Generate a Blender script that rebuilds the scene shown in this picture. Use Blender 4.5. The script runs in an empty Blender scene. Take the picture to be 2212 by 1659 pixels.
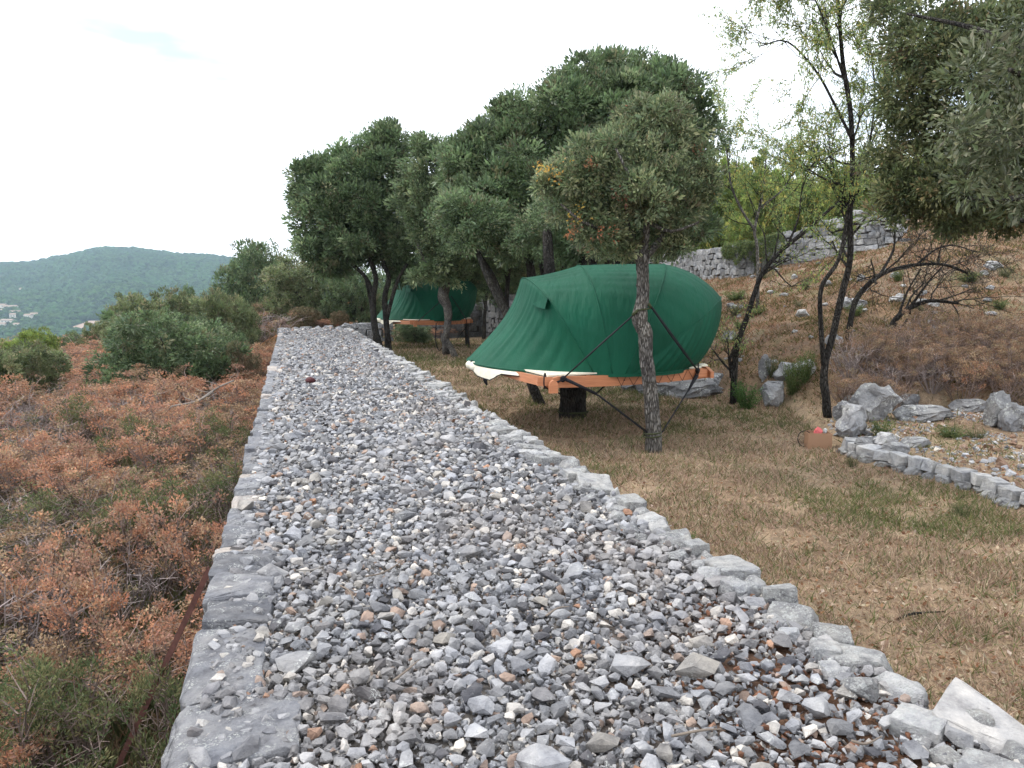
import bpy, bmesh, math, random
import numpy as np
from mathutils import Vector, Matrix, Quaternion, noise as mnoise

rng = np.random.default_rng(7)
random.seed(7)
SC = bpy.context.scene
COL = SC.collection

# ------------------------------------------------------------------ camera
F_PX, CX, CY = 1650.0, 1106.0, 829.5
PITCH = math.radians(6.82)
EYE = np.array([0.0, 0.0, 1.5])
cam = bpy.data.cameras.new('camera')
cam.sensor_fit = 'HORIZONTAL'
cam.sensor_width = 36.0
cam.lens = 36.0 * F_PX / 2212.0
cam.clip_start = 0.05
cam.clip_end = 12000.0
cam_ob = bpy.data.objects.new('camera', cam)
COL.objects.link(cam_ob)
cam_ob.location = EYE
cam_ob.rotation_euler = (math.pi / 2 - PITCH, 0, 0)
SC.camera = cam_ob

# ------------------------------------------------------------------ sky
SUN_EL, SUN_AZ = math.radians(52), math.radians(-62)     # azimuth from +Y towards +X
world = bpy.data.worlds.new('World')
SC.world = world
world.use_nodes = True
nt = world.node_tree
nt.nodes.clear()
w_out = nt.nodes.new('ShaderNodeOutputWorld')
w_bg = nt.nodes.new('ShaderNodeBackground')
w_sky = nt.nodes.new('ShaderNodeTexSky')
w_sky.sky_type = 'NISHITA'
w_sky.sun_disc = False
w_sky.sun_elevation = SUN_EL
w_sky.sun_rotation = SUN_AZ
w_tc = nt.nodes.new('ShaderNodeTexCoord')
w_map = nt.nodes.new('ShaderNodeMapping')
w_map.inputs['Scale'].default_value = (1.0, 1.0, 3.2)
w_n = nt.nodes.new('ShaderNodeTexNoise')
w_n.inputs['Scale'].default_value = 2.1
w_n.inputs['Detail'].default_value = 5.0
w_n.inputs['Roughness'].default_value = 0.55
w_r = nt.nodes.new('ShaderNodeValToRGB')
w_r.color_ramp.elements[0].position = 0.34
w_r.color_ramp.elements[0].color = (0.12, 0.12, 0.12, 1)
w_r.color_ramp.elements[1].position = 0.47
w_r.color_ramp.elements[1].color = (1, 1, 1, 1)
w_mix = nt.nodes.new('ShaderNodeMixRGB')
w_mix.inputs[2].default_value = (10.9, 11.2, 11.7, 1)       # bright cloud deck, same unit as the sky
nt.links.new(w_tc.outputs['Generated'], w_map.inputs['Vector'])
nt.links.new(w_map.outputs[0], w_n.inputs['Vector'])
nt.links.new(w_n.outputs['Fac'], w_r.inputs[0])
nt.links.new(w_r.outputs[0], w_mix.inputs[0])
nt.links.new(w_sky.outputs[0], w_mix.inputs[1])
nt.links.new(w_mix.outputs[0], w_bg.inputs[0])
w_bg.inputs[1].default_value = 0.118
nt.links.new(w_bg.outputs[0], w_out.inputs[0])

sun = bpy.data.lights.new('sun', 'SUN')
sun.energy = 1.5
sun.angle = math.radians(10)
sun.color = (1.0, 0.95, 0.88)
sun_ob = bpy.data.objects.new('sun', sun)
COL.objects.link(sun_ob)
sd = Vector((math.sin(SUN_AZ) * math.cos(SUN_EL), math.cos(SUN_AZ) * math.cos(SUN_EL), math.sin(SUN_EL)))
sun_ob.rotation_euler = sd.to_track_quat('Z', 'Y').to_euler()
sun_ob.location = (-20, 10, 40)

SC.view_settings.view_transform = 'Standard'
SC.view_settings.look = 'None'
SC.view_settings.exposure = 0.80
SC.view_settings.gamma = 1.0
SC.view_settings.use_curve_mapping = False
SC.render.engine = 'CYCLES'
SC.cycles.max_bounces = 6
SC.cycles.diffuse_bounces = 3
SC.cycles.transmission_bounces = 3
SC.cycles.glossy_bounces = 2
SC.cycles.volume_bounces = 1
SC.cycles.use_denoising = True

# ------------------------------------------------------------------ picture to place helpers (layout only)
_R = np.array([1.0, 0, 0]); _FW = np.array([0, math.cos(PITCH), -math.sin(PITCH)]); _U = np.array([0, math.sin(PITCH), math.cos(PITCH)])
def ray(px, py):
    return _FW + (px - CX) / F_PX * _R - (py - CY) / F_PX * _U
def P(px, py, d):
    r = ray(px, py)
    return EYE + r * (d / r[1])
def G(px, py, z):
    r = ray(px, py)
    return EYE + r * ((z - EYE[2]) / r[2])

def A(*v):
    return np.array(v, float)

# ------------------------------------------------------------------ numeric noise
def _hash(ix, iy, seed):
    ix = ix.astype(np.int64).astype(np.uint64); iy = iy.astype(np.int64).astype(np.uint64)
    h = ix * np.uint64(374761393) + iy * np.uint64(668265263) + np.uint64(seed * 1442695041 + 12345)
    h = (h ^ (h >> np.uint64(13))) * np.uint64(1274126177)
    h = h ^ (h >> np.uint64(16))
    return (h & np.uint64(0xffffff)).astype(float) / float(0xffffff)
def vn(x, y, seed=0):
    x = np.asarray(x, float); y = np.asarray(y, float)
    ix, iy = np.floor(x), np.floor(y)
    fx, fy = x - ix, y - iy
    fx = fx * fx * (3 - 2 * fx); fy = fy * fy * (3 - 2 * fy)
    a = _hash(ix, iy, seed); b = _hash(ix + 1, iy, seed); c = _hash(ix, iy + 1, seed); d = _hash(ix + 1, iy + 1, seed)
    return (a * (1 - fx) + b * fx) * (1 - fy) + (c * (1 - fx) + d * fx) * fy
def fbm(x, y, seed=0, octaves=4):
    s, a, f, t = 0, 1.0, 1.0, 0
    for o in range(octaves):
        s = s + a * vn(x * f, y * f, seed + o * 17); t += a; a *= .5; f *= 2.03
    return s / t
def sstep(a, b, x):
    t = np.clip((np.asarray(x, float) - a) / (b - a), 0, 1)
    return t * t * (3 - 2 * t)

# ------------------------------------------------------------------ object helpers
def raw_mesh(name, V, F, mat=None, col=None, smooth=False, sharp_angle=None):
    V = np.ascontiguousarray(V, dtype=np.float32); F = np.ascontiguousarray(F, dtype=np.int32)
    k = F.shape[1]
    me = bpy.data.meshes.new(name)
    me.vertices.add(len(V)); me.vertices.foreach_set('co', V.ravel())
    me.loops.add(F.size); me.loops.foreach_set('vertex_index', F.ravel())
    me.polygons.add(len(F)); me.polygons.foreach_set('loop_start', np.arange(0, F.size, k, dtype=np.int32))
    try:
        me.polygons.foreach_set('loop_total', np.full(len(F), k, dtype=np.int32))
    except Exception:
        pass
    me.update(calc_edges=True)
    me.polygons.foreach_set('use_smooth', np.full(len(F), smooth, dtype=bool))
    if col is not None:
        ca = me.color_attributes.new('Col', 'FLOAT_COLOR', 'POINT')
        c = np.ones((len(V), 4), dtype=np.float32); c[:, :3] = col
        ca.data.foreach_set('color', c.ravel())
    if mat is not None:
        me.materials.append(mat)
    if sharp_angle is not None:
        me.set_sharp_from_angle(angle=math.radians(sharp_angle))
    return me
def link(name, me, parent=None, loc=(0, 0, 0)):
    o = bpy.data.objects.new(name, me)
    COL.objects.link(o)
    o.location = loc
    if parent is not None:
        o.parent = parent
    return o
def tag(o, label=None, cat=None, group=None, kind=None):
    if label: o['label'] = label
    if cat: o['category'] = cat
    if group: o['group'] = group
    if kind: o['kind'] = kind
    return o
def thing(name, label, cat, loc=(0, 0, 0), group=None):
    o = bpy.data.objects.new(name, None)
    COL.objects.link(o)
    o.location = tuple(float(v) for v in loc)
    o.empty_display_size = .2
    return tag(o, label, cat, group)
def part(name, V, F, mat, root, col=None, smooth=False, sharp=None, label=None, kind=None):
    """mesh given in world coordinates, stored relative to the thing's base"""
    V = np.asarray(V, float)
    loc = np.array(root.location) if root is not None else np.zeros(3)
    p = root
    while p is not None and p.parent is not None:
        p = p.parent; loc = loc + np.array(p.location)
    me = raw_mesh(name, V - loc, F, mat, col, smooth, sharp)
    o = link(name, me, root)
    if label: o['label'] = label
    if kind: o['kind'] = kind
    return o
def copy_tree(o, parent=None):
    c = o.copy(); COL.objects.link(c)
    if parent is not None: c.parent = parent
    for ch in list(o.children):
        copy_tree(ch, c)
    return c

class MB:
    """gathers vertices and triangles"""
    def __init__(s): s.V = []; s.F = []; s.C = []; s.n = 0
    def add(s, V, F, col=None):
        V = np.asarray(V, float).reshape(-1, 3); F = np.asarray(F, int)
        s.V.append(V); s.F.append(F + s.n); s.n += len(V)
        s.C.append(np.broadcast_to(np.asarray(col if col is not None else (1, 1, 1), float), (len(V), 3)))
    def get(s): return np.concatenate(s.V), np.concatenate(s.F), np.concatenate(s.C)
    def part(s, name, mat, root, **k):
        V, F, C = s.get()
        return part(name, V, F, mat, root, col=C, **k)

def quads_to_tris(F):
    F = np.asarray(F)
    return np.concatenate([F[:, [0, 1, 2]], F[:, [0, 2, 3]]])

def tube(pts, radii, sides=8, cap=True, wob=0.0, seed=0, smoothn=0):
    """tapered tube through points; returns V, tri F"""
    pts = np.asarray(pts, float); radii = np.broadcast_to(np.asarray(radii, float), (len(pts),)).copy()
    if smoothn:
        pts, radii = curve(pts, radii, smoothn)
    n = len(pts)
    T = np.gradient(pts, axis=0); T /= np.linalg.norm(T, axis=1)[:, None] + 1e-12
    up = np.array([0.13, 0.21, 0.97]) if abs(T[0, 2]) < .8 else np.array([0.9, 0.4, 0.1])
    N = np.cross(T, up); N /= np.linalg.norm(N, axis=1)[:, None] + 1e-12
    B = np.cross(T, N)
    a = np.arange(sides) * 2 * math.pi / sides
    rr = radii[:, None] * np.ones(sides)
    if wob:
        r = np.random.default_rng(seed)
        k = r.random((max(2, n // 2 + 2), sides))
        ks = np.stack([np.interp(np.linspace(0, 1, n), np.linspace(0, 1, k.shape[0]), k[:, j]) for j in range(sides)], 1)
        rr = rr * (1 + wob * (ks - .5) * 2)
    V = pts[:, None, :] + rr[:, :, None] * (np.cos(a)[None, :, None] * N[:, None, :] + np.sin(a)[None, :, None] * B[:, None, :])
    V = V.reshape(-1, 3)
    i = np.arange(n - 1)[:, None] * sides; j = np.arange(sides)[None, :]; j2 = (j + 1) % sides
    q = np.stack([(i + j), (i + j2), (i + sides + j2), (i + sides + j)], -1).reshape(-1, 4)
    F = quads_to_tris(q)
    if cap:
        V = np.concatenate([V, pts[:1], pts[-1:]])
        c0, c1 = n * sides, n * sides + 1
        jj = np.arange(sides); j2 = (jj + 1) % sides
        F = np.concatenate([F, np.stack([np.full(sides, c0), j2, jj], 1), np.stack([np.full(sides, c1), (n - 1) * sides + jj, (n - 1) * sides + j2], 1)])
    return V, F
def curve(pts, radii, n):
    """Catmull-Rom resample"""
    pts = np.asarray(pts, float); m = len(pts)
    ext = np.concatenate([[2 * pts[0] - pts[1]], pts, [2 * pts[-1] - pts[-2]]])
    out = []; ro = []
    for i in range(m - 1):
        p0, p1, p2, p3 = ext[i:i + 4]
        for t in np.arange(n) / n:
            out.append(.5 * ((2 * p1) + (-p0 + p2) * t + (2 * p0 - 5 * p1 + 4 * p2 - p3) * t * t + (-p0 + 3 * p1 - 3 * p2 + p3) * t ** 3))
            ro.append(radii[i] * (1 - t) + radii[i + 1] * t)
    out.append(pts[-1]); ro.append(radii[-1])
    return np.array(out), np.array(ro)

def ico(level):
    bm = bmesh.new(); bmesh.ops.create_icosphere(bm, subdivisions=level, radius=1.0)
    bm.verts.ensure_lookup_table()
    V = np.array([v.co[:] for v in bm.verts]); F = np.array([[v.index for v in f.verts] for f in bm.faces]); bm.free()
    return V, F
ICO = {k: ico(k) for k in (1, 2, 3, 4)}
def rock(seed, level=2, planes=10, boxy=1.0, rough=.06, lo=.62, hi=.95):
    """angular stone of about unit radius: a ball cut by random planes, with fine unevenness"""
    r = np.random.default_rng(seed)
    V, F = ICO[level]; V = V.copy()
    if boxy != 1.0:
        V = np.sign(V) * np.abs(V) ** boxy
    for _ in range(planes):
        n = r.normal(size=3); n /= np.linalg.norm(n)
        d = r.uniform(lo, hi)
        s = V @ n
        m = s > d
        V[m] -= (s[m] - d)[:, None] * n * .96
    if rough:
        o = r.uniform(0, 50, 3)
        for i in range(len(V)):
            nn = mnoise.noise_vector(Vector(V[i] * 2.3 + o))
            V[i] += np.array(nn[:]) * rough
            if level >= 3:
                V[i] += np.array(mnoise.noise_vector(Vector(V[i] * 7 + o))[:]) * rough * .45
    return V, F

# ------------------------------------------------------------------ materials
def newmat(name):
    m = bpy.data.materials.new(name); m.use_nodes = True
    m.node_tree.nodes.clear()
    return m, m.node_tree
def nd(t, typ, **kw):
    n = t.nodes.new(typ)
    for k, v in kw.items():
        if k.startswith('_'): setattr(n, k[1:], v)
        else: n.inputs[k].default_value = v
    return n
def L(t, a, b): t.links.new(a, b)
def math_node(t, op, a, b=None, clamp=False):
    n = t.nodes.new('ShaderNodeMath'); n.operation = op; n.use_clamp = clamp
    for i, v in enumerate((a, b)):
        if v is None: continue
        if isinstance(v, (int, float)): n.inputs[i].default_value = v
        else: L(t, v, n.inputs[i])
    return n.outputs[0]
def ramp(t, fac, stops):
    n = t.nodes.new('ShaderNodeValToRGB')
    el = n.color_ramp.elements
    while len(el) < len(stops): el.new(.5)
    for e, (p, c) in zip(el, stops):
        e.position = p; e.color = (*c, 1) if len(c) == 3 else c
    L(t, fac, n.inputs[0]); return n.outputs[0]
def mixc(t, fac, a, b, mode='MIX'):
    n = t.nodes.new('ShaderNodeMixRGB'); n.blend_type = mode
    for i, v in ((0, fac), (1, a), (2, b)):
        if isinstance(v, (int, float)): n.inputs[i].default_value = v
        elif isinstance(v, tuple): n.inputs[i].default_value = (*v, 1)
        else: L(t, v, n.inputs[i])
    return n.outputs[0]
def noise_tex(t, vec, scale, detail=4, rough=.55):
    n = nd(t, 'ShaderNodeTexNoise', Scale=scale, Detail=detail, Roughness=rough)
    if vec is not None: L(t, vec, n.inputs['Vector'])
    return n.outputs['Fac']
def finish(m, t, color, rough=.85, bump=None, bump_d=.01, bump_s=.6, spec=.3, transl=0, sheen=0):
    b = nd(t, 'ShaderNodeBsdfPrincipled', Roughness=rough)
    b.inputs['Specular IOR Level'].default_value = spec
    if isinstance(color, tuple): b.inputs['Base Color'].default_value = (*color, 1)
    else: L(t, color, b.inputs['Base Color'])
    if bump is not None:
        bn = nd(t, 'ShaderNodeBump', Strength=bump_s, Distance=bump_d)
        L(t, bump, bn.inputs['Height']); L(t, bn.outputs[0], b.inputs['Normal'])
    out = nd(t, 'ShaderNodeOutputMaterial')
    sh = b.outputs[0]
    if transl:
        tr = nd(t, 'ShaderNodeBsdfTranslucent')
        if isinstance(color, tuple): tr.inputs['Color'].default_value = (*color, 1)
        else: L(t, color, tr.inputs['Color'])
        ms = nd(t, 'ShaderNodeMixShader'); ms.inputs[0].default_value = transl
        L(t, b.outputs[0], ms.inputs[1]); L(t, tr.outputs[0], ms.inputs[2]); sh = ms.outputs[0]
    L(t, sh, out.inputs['Surface'])
    return m
def col_attr(t):
    n = t.nodes.new('ShaderNodeAttribute'); n.attribute_name = 'Col'; return n.outputs['Color']

def m_leaf(name, rough=.5, transl=.28, spec=.35):
    m, t = newmat(name)
    c = col_attr(t)
    return finish(m, t, c, rough=rough, spec=spec, transl=transl)
def m_stone(name, use_object_color=False, lichen=.5, obj_scale=1.0, bump_d=.012, coords='geo', grain=9.0):
    m, t = newmat(name)
    if use_object_color:
        oi = t.nodes.new('ShaderNodeObjectInfo'); c = oi.outputs['Color']
    else:
        c = col_attr(t)
    g = t.nodes.new('ShaderNodeNewGeometry'); vec = g.outputs['Position']
    n1 = noise_tex(t, vec, grain, 6, .65)
    n2 = noise_tex(t, vec, grain * 5, 5, .6)
    n3 = noise_tex(t, vec, grain * .35, 3, .5)
    c = mixc(t, 1.0, c, ramp(t, n1, [(.28, (.55, .55, .57)), (.5, (1, 1, 1)), (.72, (1.4, 1.38, 1.34))]), 'MULTIPLY')
    c = mixc(t, 1.0, c, ramp(t, n3, [(.3, (.85, .86, .9)), (.7, (1.12, 1.08, 1.03))]), 'MULTIPLY')
    if lichen:
        spot = ramp(t, noise_tex(t, vec, grain * 7, 5, .72), [(.535, (0, 0, 0)), (.57, (1, 1, 1))])
        zone = ramp(t, noise_tex(t, vec, grain * .8, 3, .6), [(.66 - .22 * lichen, (0, 0, 0)), (.72 - .2 * lichen, (1, 1, 1))])
        f = math_node(t, 'MULTIPLY', spot, zone)
        f = math_node(t, 'MULTIPLY', f, .8)
        c = mixc(t, f, c, (.62, .63, .60))
        crust = ramp(t, noise_tex(t, vec, grain * 1.3, 8, .7), [(.70 - .13 * lichen, (0, 0, 0)), (.75 - .13 * lichen, (1, 1, 1))])
        c = mixc(t, math_node(t, 'MULTIPLY', crust, .65 * lichen), c, (.60, .61, .60))
        dark = ramp(t, noise_tex(t, vec, grain * 2.3, 6, .7), [(.30, (1, 1, 1)), (.36, (0, 0, 0))])
        c = mixc(t, math_node(t, 'MULTIPLY', dark, .6), c, (.09, .085, .08))
    n4 = noise_tex(t, vec, grain * 1.8, 10, .72)
    h = math_node(t, 'ADD', math_node(t, 'MULTIPLY', n4, 1.3), math_node(t, 'MULTIPLY', n2, .5))
    return finish(m, t, c, rough=.92, bump=h, bump_d=bump_d * 1.6, bump_s=1.0, spec=.2)
def m_bark(name, base, light, moss=0.0, scale=1.0):
    m, t = newmat(name)
    tc = t.nodes.new('ShaderNodeNewGeometry')
    mp = nd(t, 'ShaderNodeMapping'); mp.inputs['Scale'].default_value = (30 * scale, 30 * scale, 6 * scale)
    L(t, tc.outputs['Position'], mp.inputs['Vector'])
    n1 = noise_tex(t, mp.outputs[0], 1.0, 6, .65)
    v = nd(t, 'ShaderNodeTexVoronoi', Scale=1.6); v.feature = 'DISTANCE_TO_EDGE'; L(t, mp.outputs[0], v.inputs['Vector'])
    crack = ramp(t, v.outputs['Distance'], [(0, (0, 0, 0)), (.22, (1, 1, 1))])
    n2 = noise_tex(t, tc.outputs['Position'], 2.5, 3, .5)
    c = ramp(t, n1, [(.3, base), (.68, light)])
    c = mixc(t, 1.0, c, ramp(t, v.outputs['Distance'], [(0, (.35, .34, .33)), (.25, (1, 1, 1))]), 'MULTIPLY')
    c = mixc(t, 1.0, c, ramp(t, n2, [(.35, (.6, .6, .62)), (.65, (1.2, 1.2, 1.15))]), 'MULTIPLY')
    h = math_node(t, 'ADD', crack, math_node(t, 'MULTIPLY', n1, .7))
    return finish(m, t, c, rough=.95, bump=h, bump_d=.03, bump_s=1.0, spec=.15)
def m_plain(name, c, rough=.6, spec=.3, bump=None, bump_d=.003, var=.15, vs=14.0):
    m, t = newmat(name)
    g = t.nodes.new('ShaderNodeTexCoord')
    n1 = noise_tex(t, g.outputs['Object'], vs, 5, .6)
    cc = mixc(t, 1.0, c, ramp(t, n1, [(.25, (1 - var,) * 3), (.75, (1 + var,) * 3)]), 'MULTIPLY')
    return finish(m, t, cc, rough=rough, spec=spec, bump=n1, bump_d=bump_d, bump_s=.4)
# ------------------------------------------------------------------ layout functions of the place (metres; +Y ahead, wall top at 0)
def XL(y): return -1.13 - .2886 * (np.asarray(y, float) - 2.27)
_RY = [-2, 2.41, 2.93, 3.32, 3.98, 4.67, 5.62, 6.94, 8.39, 11.09, 18.03, 32.92, 60]
_RX = [2.95, 1.73, 1.60, 1.52, 1.29, 1.09, .88, .50, .04, -.72, -2.66, -6.98, -15]
def XR(y): return np.interp(y, _RY, _RX)
WALL_END = 32.3
TOE = np.array([(-60, 170), (-9.5, 60), (-1.2, 37), (3.0, 17.6), (4.9, 14.2), (5.6, 13.0), (8.2, 12.6), (14, 11.5), (34, 3)], float)
def toe_dist(x, y):
    x = np.asarray(x, float); y = np.asarray(y, float)
    best = np.full(x.shape, 1e9); sg = np.ones(x.shape)
    for a, b in zip(TOE[:-1], TOE[1:]):
        d = b - a; L2 = d @ d
        t = np.clip(((x - a[0]) * d[0] + (y - a[1]) * d[1]) / L2, 0, 1)
        qx, qy = a[0] + t * d[0], a[1] + t * d[1]
        dist = np.hypot(x - qx, y - qy)
        s = np.sign(-(d[1] * (x - a[0]) - d[0] * (y - a[1])))
        m = dist < best
        best = np.where(m, dist, best); sg = np.where(m, s, sg)
    return best * -sg
BED = np.array([(4.55, 10.6), (4.42, 9.85), (4.55, 9.25), (4.78, 8.65), (5.0, 8.0), (4.95, 7.35), (5.4, 6.6), (7.5, 5.0), (12, 3)], float)
def bed_dist(x, y):
    best = np.full(np.shape(x), 1e9); sg = np.ones(np.shape(x))
    for a, b in zip(BED[:-1], BED[1:]):
        d = b - a; t = np.clip(((x - a[0]) * d[0] + (y - a[1]) * d[1]) / (d @ d), 0, 1)
        dist = np.hypot(x - a[0] - t * d[0], y - a[1] - t * d[1])
        m = dist < best; best = np.where(m, dist, best); sg = np.where(m, np.sign(-(d[1] * (x - a[0]) - d[0] * (y - a[1]))), sg)
    return best * sg
_t = toe_dist(A(10.0), A(25.0))[0]
_TS = 1.0 if _t > 0 else -1.0
def H(x, y):
    x = np.asarray(x, float); y = np.asarray(y, float)
    s = toe_dist(x, y) * _TS
    und = (fbm(x * .7, y * .7, 3) - .5)
    right = -.6 + und * .10 + (fbm(x * .12, y * .12, 8) - .5) * .12
    up = np.clip(s, 0, None)
    bank = sstep(0, .45, s) * .36
    slope = .30 * up - .0012 * np.clip(up - 14, 0, 200) ** 2
    right = right + .15 * sstep(0, .22, bed_dist(x, y)) * sstep(.3, -.2, s)
    right = right + bank + np.clip(slope, -30, 26) + (fbm(x * .9, y * .9, 5) - .5) * .30 * sstep(.3, 2, s)
    d = XL(y) - x
    left = -1.80 + und * .25 - .035 * np.clip(d, 0, 60) - .0 * y
    drop = sstep(45, 420, np.hypot(np.clip(d, 0, 1e9) * 1.15, np.clip(y - 18, 0, 1e9)))
    left = left - 110 * drop * sstep(10, 60, d + np.clip(y - 50, 0, 1e9) * 1.0)
    # under the wall the two levels meet; past its end the high ground runs on as a low bank
    wl, wr = XL(y), XR(y)
    t = np.clip((x - wl) / (wr - wl), -1, 2)
    k = sstep(.35, .65, t)
    base = left * (1 - k) + right * k
    end = sstep(WALL_END + .3, WALL_END + 1.2, y)
    t2 = sstep(-1.3, .1, (x - wl) / 2.6)
    past = left * (1 - t2) + np.maximum(right, -.6 + .40 * np.exp(-((x - (wl + wr) / 2) / 2.6) ** 2)) * t2
    z = base * (1 - end) + past * end
    z = z - 95 * sstep(75, 420, y - .55 * np.clip(x, 0, 200)) * end
    return z
def hit(px, py, lift=0.0):
    """where a line of sight meets the ground"""
    r_ = ray(px, py); ds = np.concatenate([np.arange(1.5, 60, .04), np.arange(60, 400, 1.0)])
    xs = r_[0] / r_[1] * ds; zs = EYE[2] + r_[2] / r_[1] * ds
    hz = H(xs, ds) + lift
    k = int(np.argmax(zs < hz)) if (zs < hz).any() else len(ds) - 1
    return A(xs[k], ds[k], hz[k])
def H1(x, y): return float(H(A(x), A(y))[0])

# ------------------------------------------------------------------ ground sheet
def ground_colour(x, y):
    s = toe_dist(x, y) * _TS
    n1 = fbm(x * .55, y * .55, 21); n2 = fbm(x * 2.2, y * 2.2, 22); n3 = fbm(x * 6, y * 6, 23, 3)
    straw = A(.31, .235, .165); green = A(.105, .105, .050); red = A(.225, .15, .10); tan = A(.26, .20, .145); dark = A(.10, .07, .045)
    def mix(a, b, f): return a * (1 - f[..., None]) + b * f[..., None]
    c = np.broadcast_to(straw, x.shape + (3,)).copy()
    c = mix(c, green, sstep(.50, .70, n1) * .15)
    c = mix(c, red, sstep(.52, .42, n1) * .5 * sstep(.4, .6, n2))
    sh = sstep(2.0, .2, np.hypot((x - 1.3) * .6, (y - 11.2) * .8))
    up = mix(np.broadcast_to(tan, c.shape), red, sstep(.4, .62, n1)); up = mix(up, green * 1.1, sstep(.55, .66, n2) * .6); up = mix(up, A(.12, .09, .07), sstep(.46, .36, n2) * .6)
    c = mix(c, up, sstep(-.4, .6, s))
    leftm = sstep(.3, -.3, x - XL(y))
    lc = mix(np.broadcast_to(A(.20, .15, .11), c.shape), A(.15, .14, .085), sstep(.4, .6, n1))
    c = mix(c, lc, leftm)
    past = sstep(WALL_END, WALL_END + 1, y) * sstep(2, .5, x - XR(y)) * sstep(-9, -6, x - XL(y))
    c = mix(c, mix(np.broadcast_to(A(.33, .15, .075), c.shape), A(.26, .16, .09), sstep(.4, .6, n2)), past)
    far = sstep(70, 140, np.hypot(x, y))
    c = mix(c, A(.04, .055, .025), far)
    return c * (.72 + .56 * n3)[..., None]
def sgrid(lo, hi, fine, n):
    """grid stops, close together near 'fine' and wider away"""
    k = 5.2
    u0, u1 = np.arcsinh((lo - fine) / k), np.arcsinh((hi - fine) / k)
    return fine + k * np.sinh(np.linspace(u0, u1, n))
m_g, t = newmat('dry_earth')
c = col_attr(t); g = t.nodes.new('ShaderNodeNewGeometry')
n1 = noise_tex(t, g.outputs['Position'], 9, 8, .7); n2 = noise_tex(t, g.outputs['Position'], 60, 4, .7)
c = mixc(t, 1, c, ramp(t, n1, [(.3, (.6, .6, .6)), (.7, (1.4, 1.35, 1.25))]), 'MULTIPLY')
c = mixc(t, 1, c, ramp(t, n2, [(.3, (.65, .65, .65)), (.7, (1.35, 1.35, 1.35))]), 'MULTIPLY')
M_GROUND = finish(m_g, t, c, rough=.97, bump=math_node(t, 'ADD', n1, math_node(t, 'MULTIPLY', n2, .4)), bump_d=.06, bump_s=.8, spec=.1)
gx = sgrid(-900, 700, 1.5, 420); gy = sgrid(-25, 1500, 9, 380)
X, Y = np.meshgrid(gx, gy); Z = H(X, Y)
V = np.stack([X, Y, Z], -1).reshape(-1, 3)
nx_, ny_ = len(gx), len(gy)
i, j = np.meshgrid(np.arange(nx_ - 1), np.arange(ny_ - 1)); a = (j * nx_ + i).ravel()
F = np.stack([a, a + 1, a + nx_ + 1, a + nx_], 1)
go = link('ground', raw_mesh('ground', V, F, M_GROUND, ground_colour(X, Y).reshape(-1, 3), smooth=True))
tag(go, kind='structure')

# ------------------------------------------------------------------ far hill
def crest(px):
    return np.interp(px, [-1600, -700, -200, 0, 80, 160, 200, 240, 300, 340, 400, 470, 500, 560, 700, 1100, 1700, 2600, 4200],
                         [610, 596, 575, 568, 566, 551, 541, 536, 537, 542, 549, 552, 556, 572, 588, 600, 604, 590, 600])
HD0, HD1 = 1150.0, 2500.0
def hill_z(px, d):
    crel = (632 - 8 - crest(px)) / F_PX * HD1
    frel = (632 - 760) / F_PX * HD0
    u = np.clip((d - HD0) / (HD1 - HD0), 0, 1)
    prof = .30 * u + .70 * sstep(-.25, 1.02, u)
    p0 = .70 * sstep(-.25, 1.02, 0.0); prof = (prof - p0) / (1 - p0 + 1e-9)
    z = frel + (crel - frel) * prof
    x = (px - CX) / F_PX * d
    z = z + (fbm(x / 260., d / 260., 31) - .5) * 46 * np.sin(np.pi * np.clip(u, 0, 1)) + (fbm(x / 90., d / 90., 32) - .5) * 10 * np.sin(np.pi * np.clip(u, 0, 1)) ** .5
    z = z - np.clip(d - HD1, 0, 1e9) * .22
    return z + EYE[2]
hp = np.linspace(-1500, 4000, 360); hd = np.concatenate([np.linspace(HD0 - 250, HD0, 4)[:-1], np.linspace(HD0, HD1 + 500, 120)])
PX, D = np.meshgrid(hp, hd); HZ = hill_z(PX, np.maximum(D, HD0)); HZ = HZ - (HD0 - np.minimum(D, HD0)) * .12
V = np.stack([(PX - CX) / F_PX * D, D, HZ], -1).reshape(-1, 3)
nx_, ny_ = len(hp), len(hd)
i, j = np.meshgrid(np.arange(nx_ - 1), np.arange(ny_ - 1)); a = (j * nx_ + i).ravel()
M_HILL = m_plain('forest_floor', (.032, .055, .022), rough=1, spec=0, vs=.02, var=.3)
ho = link('hill', raw_mesh('hill', V, np.stack([a, a + 1, a + nx_ + 1, a + nx_], 1), M_HILL, smooth=True))
tag(ho, kind='structure')
def hill_hit(px, py):
    ds = np.linspace(HD0, HD1, 600)
    r = ray(px, py); zr = EYE[2] + r[2] * ds / r[1]
    zz = hill_z(np.full_like(ds, px), ds)
    k = np.argmax(zz > zr)
    return A(r[0] / r[1] * ds[k], ds[k], zz[k])
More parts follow.
